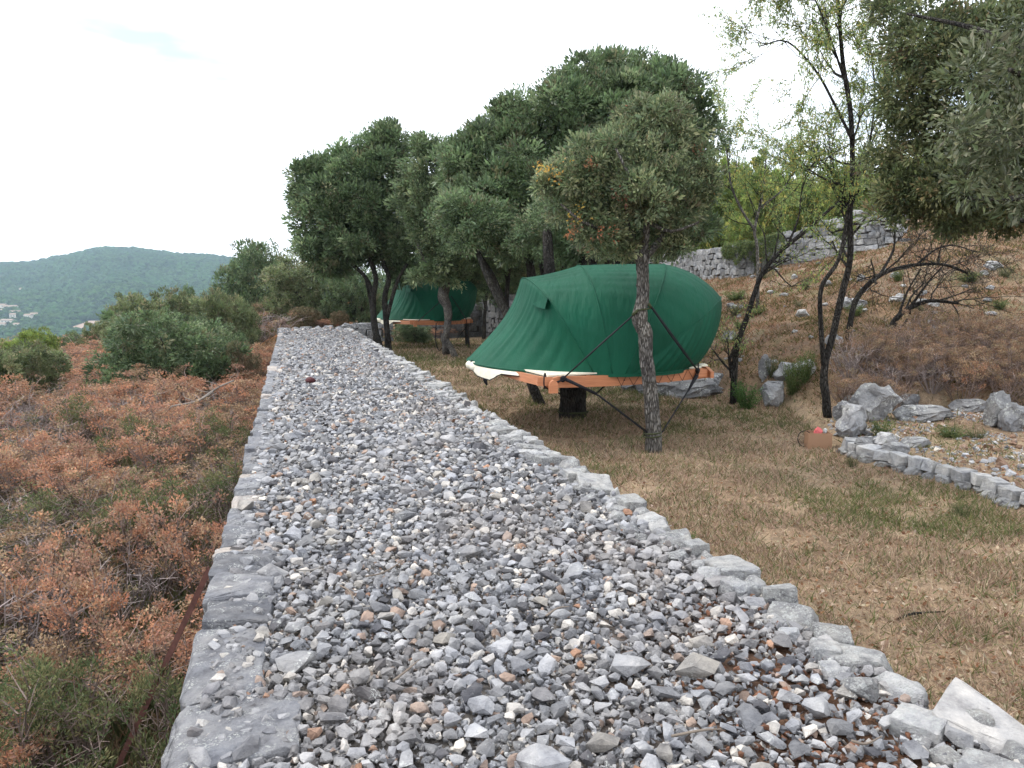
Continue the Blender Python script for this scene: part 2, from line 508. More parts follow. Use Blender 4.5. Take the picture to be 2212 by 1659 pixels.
# forest canopy: the small crowns of the far wood
def canopy(n, seed, lo_px, hi_px):
    r = np.random.default_rng(seed)
    px = r.uniform(lo_px, hi_px, n); d = np.sqrt(r.uniform(HD0 ** 2, (HD1 + 40) ** 2, n))
    x = (px - CX) / F_PX * d; z = hill_z(px, d)
    keep = np.ones(n, bool)
    for (hx, hy, rr) in CLEAR:
        keep &= np.hypot(x - hx, (d - hy) * .6) > rr
    px, d, x, z = px[keep], d[keep], x[keep], z[keep]; n = len(x)
    dens = fbm(x / 60, d / 60, 41)
    R = r.uniform(3.4, 7.0, n) * (.8 + .6 * dens) * np.where(d > HD1 - 60, 1.35, 1.0); hgt = R * r.uniform(1.0, 1.7, n)
    k = 5; ang = np.arange(k) * 2 * math.pi / k
    rot = r.uniform(0, 6.28, n)
    jit = r.uniform(.75, 1.2, (n, k, 2))
    def ring(rad, h, jj):
        aa = ang[None, :] + rot[:, None]
        return np.stack([x[:, None] + np.cos(aa) * R[:, None] * rad * jj, d[:, None] + np.sin(aa) * R[:, None] * rad * jj, z[:, None] + (hgt * h)[:, None] * jj], -1)
    r0 = ring(1.0, .15, jit[:, :, 0]); r1 = ring(.72, .78, jit[:, :, 1]); top = np.stack([x, d, z + hgt * 1.05], -1)[:, None, :]
    V = np.concatenate([r0, r1, top], 1).reshape(-1, 3)
    a = np.arange(k); b = (a + 1) % k
    f = np.concatenate([np.stack([a, b, b + k], 1), np.stack([a, b + k, a + k], 1), np.stack([a + k, b + k, np.full(k, 2 * k)], 1)])
    F = (f[None] + (np.arange(n) * (2 * k + 1))[:, None, None]).reshape(-1, 3)
    base = A(.030, .064, .018) * (1 + (r.random((n, 1)) - .5) * 1.2)
    base = base * (.75 + .6 * fbm(x / 120, d / 120, 44))[:, None]
    base[:, 0] *= 1 + .5 * (fbm(x / 50, d / 50, 45) - .4)
    C = np.repeat(base, 2 * k + 1, 0)
    return V, F, C
HOUSES = [(2.5, 664, 20, 11), (23.4, 667, 24, 12), (11, 675.5, 15, 9), (34, 679.5, 17, 10), (30, 685, 12, 8), (62, 687, 14, 8), (75, 684, 12, 9), (17, 697.5, 22, 11), (39, 706.5, 13, 8), (3, 706, 14, 8), (46, 628.5, 9, 7), (4, 602.5, 8, 7)]
CLEAR = []
house_pos = []
for (px, py, w, dd) in HOUSES:
    q = hill_hit(px, py); house_pos.append(q); CLEAR.append((q[0], q[1] - 6, w * .75))
fq = hill_hit(188, 703); CLEAR.append((fq[0], fq[1], 22))
M_CANOPY = m_leaf('far_foliage', rough=.9, transl=0.0, spec=.05)
V, F, C = canopy(42000, 5, -160, 760)
tag(link('far_forest', raw_mesh('far_forest', V, F, M_CANOPY, C, smooth=False)), 'dense green wood covering the distant hill', 'forest', kind='stuff')
# bare field
fx = np.linspace(-1, 1, 14); fy = np.linspace(-1, 1, 10)
FX, FY = np.meshgrid(fx, fy)
wx = fq[0] + FX * 17 + FY * 6; wy = fq[1] + FY * 26
wz = hill_z(wx / wy * F_PX + CX, wy) + .8
a = (np.arange(9)[:, None] * 14 + np.arange(13)[None, :]).ravel()
tag(link('field', raw_mesh('field', np.stack([wx, wy, wz], -1).reshape(-1, 3), np.stack([a, a + 1, a + 15, a + 14], 1), m_plain('field_soil', (.36, .26, .21), rough=1, spec=0), smooth=True)), kind='structure')
# houses
M_PLASTER = m_plain('pale_plaster', (.72, .66, .58), rough=.9)
M_ROOF = m_plain('roof_tiles', (.30, .22, .17), rough=.9)
M_WIN = m_plain('dark_window', (.05, .06, .07), rough=.2)
HL = ['long white villa at the left picture edge on the far slope', 'wide white villa with long roof, second from the picture edge', 'small pale house just below the two long villas',
      'pale house with orange roof in the middle of the far hamlet', 'little cream house touching the orange-roofed one', 'low white house at the right end of the hamlet, lower of two',
      'tall white cottage at the right end of the hamlet', 'large cream house lowest in the centre of the hamlet', 'tiny house furthest down beside the field',
      'small house at the bottom left of the hamlet', 'lone white house in the woods halfway up the hill', 'lone pale house high in the woods at the picture edge']
for k, ((px, py, w, dd), q) in enumerate(zip(HOUSES, house_pos)):
    root = thing('house', HL[k], 'house', q, 'houses on the far hillside')
    h = 5.2 if w < 20 else 4.6
    b = Matrix.Rotation(.25 * math.sin(k * 2.3), 4, 'Z')
    def bx(x0, x1, y0, y1, z0, z1):
        Vb = A(*[(x, y, z) for x in (x0, x1) for y in (y0, y1) for z in (z0, z1)]).reshape(-1, 3)
        Vb = np.array([(b @ Vector(v))[:] for v in Vb]) + q
        return Vb, np.array([[0, 1, 3], [0, 3, 2], [4, 6, 7], [4, 7, 5], [0, 4, 5], [0, 5, 1], [2, 3, 7], [2, 7, 6], [0, 2, 6], [0, 6, 4], [1, 5, 7], [1, 7, 3]])
    mb = MB(); mb.add(*bx(-w / 2, w / 2, -dd / 2, dd / 2, -4, h)); mb.part('wall', M_PLASTER, root)
    e = .6; Vr = A(*[(-w / 2 - e, -dd / 2 - e, h), (w / 2 + e, -dd / 2 - e, h), (w / 2 + e, dd / 2 + e, h), (-w / 2 - e, dd / 2 + e, h), (-w / 2 - e, 0, h + 2.3), (w / 2 + e, 0, h + 2.3)]).reshape(-1, 3)
    Vr = np.concatenate([Vr, Vr[:4] - [0, 0, .3]])
    Vr = np.array([(b @ Vector(v))[:] for v in Vr]) + q + [0, 0, .02]
    Fr = [[0, 1, 5], [0, 5, 4], [2, 3, 4], [2, 4, 5], [0, 4, 3], [1, 2, 5], [6, 8, 7], [6, 9, 8], [0, 6, 7], [0, 7, 1], [1, 7, 8], [1, 8, 2], [2, 8, 9], [2, 9, 3], [3, 9, 6], [3, 6, 0]]
    part('roof', Vr, np.array(Fr), M_ROOF, root)
    for kk in range(3 if w > 12 else 2):
        xx = -w / 2 + (kk + .7) * w / (3.4 if w > 12 else 2.4)
        mb = MB(); mb.add(*bx(xx - .7, xx + .7, -dd / 2 - .12, -dd / 2 + .1, 1.0, 3.2)); mb.part('window', M_WIN, root)

# ------------------------------------------------------------------ the broad dry stone wall we stand on
M_STONE = m_stone('limestone', lichen=.25, grain=11)
M_STONE_OBJ = m_stone('limestone_single', True, lichen=.35, grain=11)
M_CAP = m_stone('grey_cap_stone', True, lichen=.6, grain=13, bump_d=.022)
M_CAPW = m_stone('white_lichen_stone', True, lichen=1.1, grain=15, bump_d=.025)
wall = thing('stone_wall', 'broad flat-topped dry stone wall filled with grey rubble running away from the viewer', 'wall', (0, 0, 0))
ys = np.concatenate([np.linspace(-1.5, 12, 60), np.linspace(12.4, WALL_END, 40)])
top = -.075
# core: closed body under the rubble
mb = MB()
prof = []
for y in ys:
    xl, xr = float(XL(y)) + .10, float(XR(y)) - .10
    cx = np.linspace(xl, xr, 9)
    up = [(x, y, top + .03 * float(fbm(A(x * 3), A(y * 3), 51)[0])) for x in cx]
    prof.append([(xl - .02, y, -2.6)] + up + [(xr + .02, y, -2.6)])
Vp = np.array(prof); n, k, _ = Vp.shape
a = (np.arange(n - 1)[:, None] * k + np.arange(k - 1)[None, :]).ravel()
Fq = np.stack([a, a + 1, a + k + 1, a + k], 1)
Ft = quads_to_tris(Fq)
capF = []
for b0 in (0, (n - 1) * k):
    for q in range(1, k - 1):
        capF.append([b0, b0 + q, b0 + q + 1] if b0 == 0 else [b0, b0 + q + 1, b0 + q])
Vc = Vp.reshape(-1, 3)
dirt_and_shade = np.broadcast_to(A(.14, .13, .125), Vc.shape).copy()  # grey dirt, painted darker to stand in for shade between the stones
rz = sstep(.42, .62, fbm(Vc[:, 0] * 1.3, Vc[:, 1] * 1.3, 61)) * sstep(-.6, .5, Vc[:, 0] - .3) * sstep(7.5, 3, Vc[:, 1])
rz = np.maximum(rz, sstep(-.2, .5, Vc[:, 0] - .55) * sstep(4.2, 3.2, Vc[:, 1]))
dirt_and_shade = dirt_and_shade * (1 - rz[:, None]) + A(.135, .078, .052) * rz[:, None]
part('core', Vc, np.concatenate([Ft, np.array(capF)]), M_GROUND, wall, col=dirt_and_shade)

# rubble stones -----------------------------------------------------
def hull_proto(seed, npts):
    r = np.random.default_rng(seed)
    p = r.normal(size=(npts, 3)); p /= np.linalg.norm(p, axis=1)[:, None]; p *= r.uniform(.8, 1.1, (npts, 1))
    bm = bmesh.new(); vs = [bm.verts.new(v) for v in p]
    res = bmesh.ops.convex_hull(bm, input=vs)
    dele = [e for e in res['geom_interior'] if isinstance(e, bmesh.types.BMVert)]
    bmesh.ops.delete(bm, geom=dele, context='VERTS')
    bmesh.ops.triangulate(bm, faces=bm.faces[:])
    bm.verts.ensure_lookup_table(); bm.verts.index_update()
    V = np.array([v.co[:] for v in bm.verts]); F = np.array([[v.index for v in f.verts] for f in bm.faces]); bm.free()
    return V, F
PROT_S = [hull_proto(100 + i, 8) for i in range(14)]
PROT_M = [hull_proto(200 + i, 14) for i in range(24)]
PROT_L = [hull_proto(300 + i, 13 + i % 5) for i in range(20)]
PROT_R = [rock(300 + i, 2, planes=15, rough=.045, lo=.42, hi=.8) for i in range(14)]
def rand_rot(n, r, tilt=.5):
    """yaw free, limited tilt; returns n rotation matrices"""
    yaw = r.uniform(0, 2 * math.pi, n); tx = r.normal(0, tilt, n); ty = r.normal(0, tilt, n)
    cy, sy = np.cos(yaw), np.sin(yaw); cx, sx = np.cos(tx), np.sin(tx); cz, sz = np.cos(ty), np.sin(ty)
    O, I = np.zeros(n), np.ones(n)
    Rz = np.stack([cy, -sy, O, sy, cy, O, O, O, I], -1).reshape(n, 3, 3)
    Rx = np.stack([I, O, O, O, cx, -sx, O, sx, cx], -1).reshape(n, 3, 3)
    Ry = np.stack([cz, O, sz, O, I, O, -sz, O, cz], -1).reshape(n, 3, 3)
    return Rz @ Rx @ Ry
def stone_colours(n, r, x=None, y=None):
    g = r.uniform(.19, .44, n)
    c = np.stack([g * .985, g * 1.0, g * 1.045], 1)
    u = r.random(n)
    pale = u < .11; c[pale] = np.stack([r.uniform(.48, .68, pale.sum())] * 3, 1) * A(1.0, .95, .88)
    warm = (u > .11) & (u < .16); c[warm] = A(.36, .27, .22) * r.uniform(.7, 1.2, (warm.sum(), 1))
    rust = (u > .16) & (u < .170); c[rust] = A(.40, .23, .15) * r.uniform(.7, 1.1, (rust.sum(), 1))
    dk = (u > .175) & (u < .24); c[dk] = A(.11, .11, .12) * r.uniform(.8, 1.2, (dk.sum(), 1))
    if x is not None:
        wz = sstep(.5, .75, fbm(x * 1.1, y * 1.1, 71))[:, None]
        c = c * (1 - .35 * wz) + A(.32, .29, .27) * .35 * wz
    return c
def scatter(mb, protos, x, y, z, size, r, flat=(.5, .9), tilt=.35, colours=None, aspect=(.6, 1.0)):
    n = len(x)
    R = rand_rot(n, r, tilt)
    S = np.stack([size, size * r.uniform(*aspect, n), size * r.uniform(*flat, n)], 1) * .5
    C = colours if colours is not None else stone_colours(n, r, x, y)
    k = r.integers(0, len(protos), n)
    # long axis yaw applied after the tilt so stones lie flat
    for i, (V, F) in enumerate(protos):
        m = np.where(k == i)[0]
        if len(m) == 0: continue
        Vs = V[None] * S[m][:, None, :]
        Vw = np.einsum('nij,nvj->nvi', R[m], Vs) + np.stack([x[m], y[m], z[m]], 1)[:, None, :]
        Fw = F[None] + (np.arange(len(m)) * len(V))[:, None, None]
        mb.add(Vw.reshape(-1, 3), Fw.reshape(-1, 3), np.repeat(C[m], len(V), 0))
r = np.random.default_rng(11)
def in_wall(u, y):
    a, b = XL(y) + .09, XR(y) - .10
    return a + u * (b - a)
def bare(x, y):
    """soil showing between fewer stones, bottom right"""
    return np.maximum(.75 * sstep(-.1, .5, x - .62) * sstep(3.9, 2.9, y), .6 * sstep(.54, .66, fbm(x * 1.3, y * 1.3, 61)) * sstep(-.2, .5, x - .3) * sstep(6.5, 3.5, y))
# placed stones, largest first, kept apart by a hash grid
near_end = 8.5
cell = .12; gridh = {}
placed = []
sizes = np.concatenate([r.uniform(.12, .19, 45), r.uniform(.08, .12, 600), r.uniform(.055, .08, 3600), r.uniform(.036, .06, 15000)])
uu = r.random(len(sizes)); 
yy_all = .9 + (near_end + .3 - .9) * r.random(len(sizes)) ** 1.15
yy_all[:45] = 1.9 + (near_end - 1.9) * r.random(45)
for s, u, y in zip(sizes, uu, yy_all):
    x = float(in_wall(u, y))
    if s < .1 and r.random() < .4 * float(bare(A(x), A(y))[0]): continue
    ci, cj = int(math.floor(x / cell)), int(math.floor(y / cell)); ok = True
    for a in (-2, -1, 0, 1, 2) if s > .12 else (-1, 0, 1):
        for b in (-2, -1, 0, 1, 2) if s > .12 else (-1, 0, 1):
            for (qx, qy, qs) in gridh.get((ci + a, cj + b), ()):
                dmin = .40 * (s + qs)
                if (qx - x) ** 2 + (qy - y) ** 2 < dmin * dmin: ok = False; break
            if not ok: break
        if not ok: break
    if ok:
        gridh.setdefault((ci, cj), []).append((x, y, s)); placed.append((x, y, s))
placed = np.array(placed)
big = placed[:, 2] > .0
# the 300 that show largest become single parts
show = placed[:, 2] / np.maximum(placed[:, 1], 2.2)
vis = placed[:, 1] > 2.2
order = np.argsort(-np.where(vis, show, 0))
single = order[:300]; rest = order[300:]
cols = stone_colours(len(placed), r, placed[:, 0], placed[:, 1])
bigpale = (cols[:, 0] > .44) & (placed[:, 2] > .085); cols[bigpale] *= .62
warm_ = (cols[:, 0] > cols[:, 2] * 1.25) & (placed[:, 2] > .085); cols[warm_] = A(.24, .235, .24)
GS = [raw_mesh('rubble_stone', V * .5, F, M_STONE_OBJ, smooth=False) for V, F in PROT_L]
Rm = rand_rot(len(placed), r, .22)
for q in single:
    x, y, s = placed[q]
    o = link('rubble_stone', GS[int(r.integers(len(GS)))], wall)
    fl = r.uniform(.42, .62)
    M3 = Rm[q] @ np.diag([s * 1.15, s * r.uniform(.7, .95), s * fl])
    M = Matrix([list(M3[0]) + [x], list(M3[1]) + [y], list(M3[2]) + [-.045 + s * .16 + r.uniform(0, .012)], [0, 0, 0, 1]])
    o.matrix_local = M
    o.color = (*cols[q], 1)
mb = MB()
pr = placed[rest]
big_m = pr[:, 2] > .058
zz = -.052 + pr[:, 2] * .2 + r.uniform(0, .02, len(pr))
for m, pp, fl in ((big_m, PROT_L, (.45, .75)), (~big_m, PROT_M, (.55, .9))):
    q = pr[m]
    scatter(mb, PROT_M, q[:, 0], q[:, 1], zz[m], q[:, 2] * 1.2, r, flat=fl, tilt=.32, colours=cols[rest][m])
# fine chips filling the gaps nearby
n = 46000
y = .9 + (near_end - .9) * r.random(n) ** 1.35; x = in_wall(r.random(n), y)
kb = r.random(n) > .45 * bare(x, y); x, y = x[kb], y[kb]; n = len(x)
ccol = stone_colours(n, r, x, y)
bz = bare(x, y); rdm = r.random(n) < .35 * bz
ccol[rdm] = A(.22, .11, .07) * r.uniform(.6, 1.3, (rdm.sum(), 1))
scatter(mb, PROT_S, x, y, -.056 + r.uniform(-.004, .024, n), r.uniform(.018, .050, n), r, flat=(.5, .9), tilt=.5, colours=ccol)
# further along the wall
sp = .047
yy = np.arange(near_end, WALL_END, sp); rows = []
for y0 in yy:
    w = float(XR(y0) - XL(y0)) - .22; m = int(w / sp)
    xs = XL(y0) + .15 + (np.arange(m) + .5) * (w / m)
    rows.append(np.stack([xs, np.full(m, y0)], 1))
q = np.concatenate(rows); q += r.uniform(-.026, .026, q.shape)
sz = np.exp(r.normal(math.log(.058), .33, len(q))).clip(.03, .15)
dist_keep = r.random(len(q)) < np.interp(q[:, 1], [near_end, 14, WALL_END], [1, .95, .62])
q, sz = q[dist_keep], sz[dist_keep] * np.interp(q[dist_keep][:, 1], [near_end, 14, WALL_END], [1, 1.05, 1.35])
nn = len(q)
scatter(mb, PROT_S, q[:, 0], q[:, 1], -.05 + sz * .2 + r.uniform(0, .025, nn), sz * 1.15, r, flat=(.5, .85), tilt=.35)
V, F, C = mb.get()
part('rubble', V, F, M_STONE, wall, col=C, kind='stuff')
print('rubble tris', len(F), 'placed', len(placed))

def crisp(seed, boxed=True, n=14, cuts=3, fine=.018, mid=.03, pts=None, bev=.045, cut_len=.22):
    """block with broken edges: hull of a jittered box (or ball), subdivided and roughened"""
    r = np.random.default_rng(seed)
    if boxed:
        p = A(*[(x, y, z) for x in (-1, 1) for y in (-1, 1) for z in (-1, 1)]).reshape(-1, 3) * r.uniform(.74, 1.0, (8, 3))
        q = r.uniform(-1, 1, (n, 3)); ax = r.integers(0, 3, n); q[np.arange(n), ax] = np.sign(q[np.arange(n), ax]) * r.uniform(.84, 1.06, n); q *= A(.95, .95, .95)
        p = np.concatenate([p, q])
    else:
        p = r.normal(size=(n + 8, 3)); p /= np.linalg.norm(p, axis=1)[:, None]; p *= r.uniform(.8, 1.1, (n + 8, 1))
    if pts is not None: p = pts
    bm = bmesh.new(); vs = [bm.verts.new(v) for v in p]
    res = bmesh.ops.convex_hull(bm, input=vs)
    bmesh.ops.delete(bm, geom=[e for e in res['geom_interior'] if isinstance(e, bmesh.types.BMVert)], context='VERTS')
    bmesh.ops.bevel(bm, geom=[e for e in bm.edges], offset=bev, segments=1, affect='EDGES', profile=.5)
    bmesh.ops.triangulate(bm, faces=bm.faces[:])
    bmesh.ops.subdivide_edges(bm, edges=[e for e in bm.edges if e.calc_length() > cut_len], cuts=cuts, use_grid_fill=True)
    bmesh.ops.triangulate(bm, faces=bm.faces[:])
    bm.verts.ensure_lookup_table(); bm.verts.index_update()
    V = np.array([v.co[:] for v in bm.verts]); F = np.array([[v.index for v in f.verts] for f in bm.faces]); bm.free()
    o = Vector(r.uniform(0, 60, 3))
    V = V + np.array([(mnoise.noise_vector(Vector(v) * 2.6 + o) * mid + mnoise.noise_vector(Vector(v) * 9 + o) * fine)[:] for v in V])
    return V, F
# edge stones --------------------------------------------------------
SLAB = [crisp(400 + i, True, 9, mid=.085, fine=.03) for i in range(10)]
def norm_box(V):
    lo, hi = V.min(0), V.max(0); return (V - (lo + hi) / 2) / (hi - lo)
SLAB = [(norm_box(V), F) for V, F in SLAB]
SLAB_ME = [raw_mesh('edge_stone', V, F, M_CAP, smooth=False) for V, F in SLAB]
LUMP = [crisp(430 + i, i % 2 == 0, 14, mid=.07, fine=.03) for i in range(10)]
LUMP = [(norm_box(V), F) for V, F in LUMP]
LUMP_ME = [raw_mesh('edge_stone', V, F, M_CAPW, smooth=False) for V, F in LUMP]
def place_stone(me, root, x, y, z, sx, sy, sz, yaw, colr, name='edge_stone', tilt=(0, 0)):
    o = link(name, me, root)
    M = Matrix.Translation((x, y, z)) @ Matrix.Rotation(yaw, 4, 'Z') @ Matrix.Rotation(tilt[0], 4, 'X') @ Matrix.Rotation(tilt[1], 4, 'Y') @ Matrix.Diagonal((sx, sy, sz, 1))
    o.matrix_local = M; o.color = (*colr, 1)
    return o
wyaw = math.atan(.2886)     # the wall leans to the left of +Y
r = np.random.default_rng(12)
y = .7; first = True
while y < WALL_END - .1:
    ln = r.choice([r.uniform(.16, .28), r.uniform(.3, .5), r.uniform(.45, .62)])
    if abs(y - 2.2) < .3: ln = .55
    dp = r.uniform(.16, .40) if y < 6 else r.uniform(.16, .30)
    if y < 2.6: dp = .50
    if 2.6 <= y < 4.2: dp = max(dp, .34); ln = max(ln, .34)
    yc = y + ln / 2 * .96
    xc = float(XL(yc)) + dp / 2 * .96 + r.normal(0, .010)
    g = r.uniform(.20, .30)
    colr = (g * .98, g, g * 1.07)
    if r.random() < .16 and y > 2.8: colr = (.46, .42, .39)
    h = r.uniform(.20, .30)
    o = place_stone(SLAB_ME[int(r.integers(10))], wall, xc, yc, -h / 2 + r.uniform(-.025, .006), dp * 1.05, ln * 1.12, h, wyaw + r.normal(0, .03), colr, tilt=(r.normal(0, .055), r.normal(0, .055)))
    y += ln * .96
# brown mossy lump set into the near edge
y = .7
while y < WALL_END - .1:
    ln = r.choice([r.uniform(.09, .16), r.uniform(.15, .26), r.uniform(.24, .36)])
    dp = min(ln, .26) * r.uniform(.7, 1.15)
    yc = y + ln / 2
    xc = float(XR(yc)) - dp / 2 * .85 + r.normal(0, .022)
    g = r.choice([r.uniform(.32, .40), r.uniform(.44, .60)])
    colr = (g, g * 1.0, g * 1.0)
    h = r.uniform(.16, .24)
    place_stone(LUMP_ME[int(r.integers(10))], wall, xc, yc, -h / 2 + r.uniform(.0, .05), dp * 1.1, ln * 1.03, h, wyaw + r.normal(0, .35), colr, tilt=(r.normal(0, .1), r.normal(0, .1)))
    y += ln * .93
# a second, smaller row tucked inside the right edge
y = 1.2
while y < WALL_END - .3:
    ln = r.uniform(.08, .2); yc = y + ln / 2
    g = r.choice([r.uniform(.28, .38), r.uniform(.42, .60)])
    place_stone(LUMP_ME[int(r.integers(10))], wall, float(XR(yc)) - r.uniform(.2, .3), yc, r.uniform(-.055, -.015), ln * r.uniform(.7, 1), ln, ln * .7, r.uniform(0, 3), (g, g, g * 1.01))
    y += ln * r.uniform(1.0, 1.7)
# far edge
xe = np.linspace(float(XL(WALL_END)) + .1, float(XR(WALL_END)) + 1.0, 9)
for k, x in enumerate(xe):
    place_stone(LUMP_ME[k % 8], wall, x, WALL_END + .12 - .0 * k, -.13 + .012 * k + r.uniform(0, .03), .45, .34, .30 + .02 * k, r.uniform(-.2, .2), (.24, .245, .26))
# raised return of the wall at its far right corner
p0 = G(742, 708, 0)
for lay in range(4):
    for k in range(6):
        x = -7.0 + k * .36 + r.uniform(-.04, .04); yv = 32.4 - k * .05
        place_stone(LUMP_ME[int(r.integers(10))], wall, x, yv, -.72 + lay * .27, .42, .4, .30, r.uniform(-.3, .3), (.22, .225, .24), name='edge_stone')
# faces of the wall below its edge stones: coursed rubble
mbf = MB(); rr = np.random.default_rng(14)
for side in (0, 1):
    zlo = -2.35 if side == 0 else -.8
    z = -.28
    while z > zlo:
        hh = rr.uniform(.15, .24); y = .6 + rr.uniform(0, .3)
        while y < (16 if side == 0 else WALL_END):
            ln = rr.uniform(.2, .45)
            Vb, Fb = norm_box(PROT_R[int(rr.integers(14))][0]), PROT_R[0][1]
            yc = y + ln / 2; xc = float(XL(yc)) + .10 if side == 0 else float(XR(yc)) - .10
            c_, s_ = math.cos(wyaw), math.sin(wyaw)
            Vq = Vb * A(.22, ln * 1.02, hh * 1.04)
            Vq = np.stack([Vq[:, 0] * c_ - Vq[:, 1] * s_, Vq[:, 0] * s_ + Vq[:, 1] * c_, Vq[:, 2]], 1) + A(xc, yc, z - hh / 2)
            g = rr.uniform(.2, .3)
            mbf.add(Vq, Fb, (g, g, g * 1.05))
            y += ln
        z -= hh
V, F, C = mbf.get(); part('face_stones', V, F, M_STONE, wall, col=C, kind='stuff')
# the pale angular block lying on the near right corner
bp = [G(2010, 1538, .03), P(2062, 1458, 2.80), P(2125, 1502, 2.78), P(2222, 1590, 2.62), P(2262, 1606, 2.50), P(2195, 1628, 2.44), P(2112, 1634, 2.44), P(2052, 1606, 2.50), P(2075, 1545, 2.62)]
bp = np.array(bp); low = bp[[0, 2, 4, 5, 7]] * A(1, 1, 0) + A(0, 0, -.05); bc = bp.mean(0); low = (low - bc * A(1, 1, 0)) * A(.85, .85, 1) + bc * A(1, 1, 0)
V, F = crisp(79, pts=(np.concatenate([bp, low]) - bc) * 8, mid=.05, fine=.022, bev=.03)
blk = link('pale_boulder', raw_mesh('pale_boulder', V / 8, F, m_stone('pale_broken_stone', True, lichen=.15, grain=9, bump_d=.010), smooth=False), loc=bc)
blk.color = (.44, .43, .42, 1)
tag(blk, 'large pale angular block lying on the near right corner of the wall', 'stone')
# ------------------------------------------------------------------ foliage tools
def leaf_batch(pts, dirs, size, width, r, col, fold=.25, jitter=.35):
    """one folded lozenge leaf per point: 4 vertices, 2 triangles"""
    n = len(pts)
    d = dirs + r.normal(0, jitter, (n, 3)); d /= np.linalg.norm(d, axis=1)[:, None] + 1e-9
    a = r.normal(size=(n, 3)); s = np.cross(d, a); s /= np.linalg.norm(s, axis=1)[:, None] + 1e-9
    nn = np.cross(d, s)
    size = np.broadcast_to(size, (n,)) * r.uniform(.7, 1.25, n)
    w = size * width * r.uniform(.8, 1.2, n)
    base = pts; tip = pts + d * size[:, None] + nn * (size * r.normal(0, .12, n))[:, None]
    mid = pts + d * (size * .5)[:, None]
    l = mid + s * (w * .5)[:, None] + nn * (w * fold)[:, None]; q = mid - s * (w * .5)[:, None] + nn * (w * fold)[:, None]
    V = np.stack([base, l, tip, q], 1).reshape(-1, 3)
    i = np.arange(n)[:, None] * 4
    F = np.concatenate([i + A(0, 1, 2).astype(int), i + A(0, 2, 3).astype(int)])
    return V, F, np.repeat(np.clip(col, 0, 1), 4, 0)
def pal(colors, k, r, jit=.22):
    c = np.array(colors)[k]
    return c * (1 + (r.random((len(k), 1)) - .5) * 2 * jit) * (1 + (r.random((len(k), 3)) - .5) * .12)
def crown_mesh(lobes, per_m2, lpt, tuft_r, leaf, width, colors, weights, seed, inner=.35, up=.35, tuft_jit=.48, sprig=None, lump=.16, bottom_cut=None, sub=12):
    """lobes: (centre, radii). tufts sit on and below an uneven lobe skin; each holds leaves that point outwards"""
    r = np.random.default_rng(seed)
    full = []
    for (c, rad) in lobes:
        c = np.asarray(c, float); rad = np.asarray(rad, float)
        full.append((c, rad * .74))
        for k in range(sub):
            u = r.normal(size=3); u[2] = u[2] * .8 + .25; u /= np.linalg.norm(u)
            f = r.uniform(.24, .42)
            full.append((c + u * rad * r.uniform(.66, .94), rad * f * A(1, 1, .85)))
    lobes = full
    T, N, DPs = [], [], []
    for (c, rad) in lobes:
        c = np.asarray(c, float); rad = np.asarray(rad, float)
        area = 4 * math.pi * ((rad[0] * rad[1]) ** 1.6 / 3 + (rad[0] * rad[2]) ** 1.6 / 3 + (rad[1] * rad[2]) ** 1.6 / 3) ** (1 / 1.6)
        n = int(area * per_m2)
        u = r.normal(size=(n, 3)); u /= np.linalg.norm(u, axis=1)[:, None]
        bump = np.array([mnoise.noise(Vector(v * 2.2 + c)) for v in u]) * lump * 2.2 + np.array([mnoise.noise(Vector(v * 5.5 + c)) for v in u]) * lump
        rr = 1 + bump
        deep = r.random(n) < inner
        rr = np.where(deep, rr * r.uniform(.45, .92, n), rr * r.uniform(.93, 1.03, n))
        p = c + u * rad * rr[:, None]
        DPs.append(deep); T.append(p); nn = u / rad; nn /= np.linalg.norm(nn, axis=1)[:, None]; N.append(nn)
    T = np.concatenate(T); N = np.concatenate(N); DP = np.concatenate(DPs)
    # drop tufts buried deep inside another lobe
    keep = np.ones(len(T), bool)
    for (c, rad) in lobes:
        q = (((T - np.asarray(c)) / np.asarray(rad)) ** 2).sum(1)
        keep &= ~((q < .36) & (r.random(len(T)) < .8))
    if bottom_cut is not None: keep &= T[:, 2] > bottom_cut
    T, N, DP = T[keep], N[keep], DP[keep]; m = len(T)
    tk = r.choice(len(colors), m, p=np.array(weights) / sum(weights))
    tone = 1 + (r.random(m) - .5) * 2 * tuft_jit
    idx = np.repeat(np.arange(m), lpt); n = len(idx)
    out = N[idx] + A(0, 0, up)
    off = r.normal(size=(n, 3)); off /= np.linalg.norm(off, axis=1)[:, None] + 1e-9
    off = off + N[idx] * .35
    pts = T[idx] + off * (tuft_r * r.random(n) ** .5)[:, None] * A(1, 1, .85)
    dirs = out * .55 + off * .8
    k = np.where(r.random(n) < .85, tk[idx], r.choice(len(colors), n, p=np.array(weights) / sum(weights)))
    col = pal(colors, k, r) * tone[idx][:, None]
    return leaf_batch(pts, dirs, np.where(DP[idx], leaf * 1.75, leaf), width, r, col)
def lobes_px(root_d, items):
    """(px, py, rx, ry, depth offset, depth ratio) in picture units at the tree's distance -> world ellipsoids"""
    out = []
    for (px, py, rx, ry, dd, dr) in items:
        d = root_d + dd; s = d / F_PX
        out.append((P(px, py, d), (rx * s, max(rx * s * dr, .1), ry * s)))
    return out
def limb(mb, pts, radii, sides=9, n=4, wob=.12, seed=0, col=(1, 1, 1)):
    V, F = tube(pts, radii, sides=sides, wob=wob, seed=seed, smoothn=n); mb.add(V, F, col)
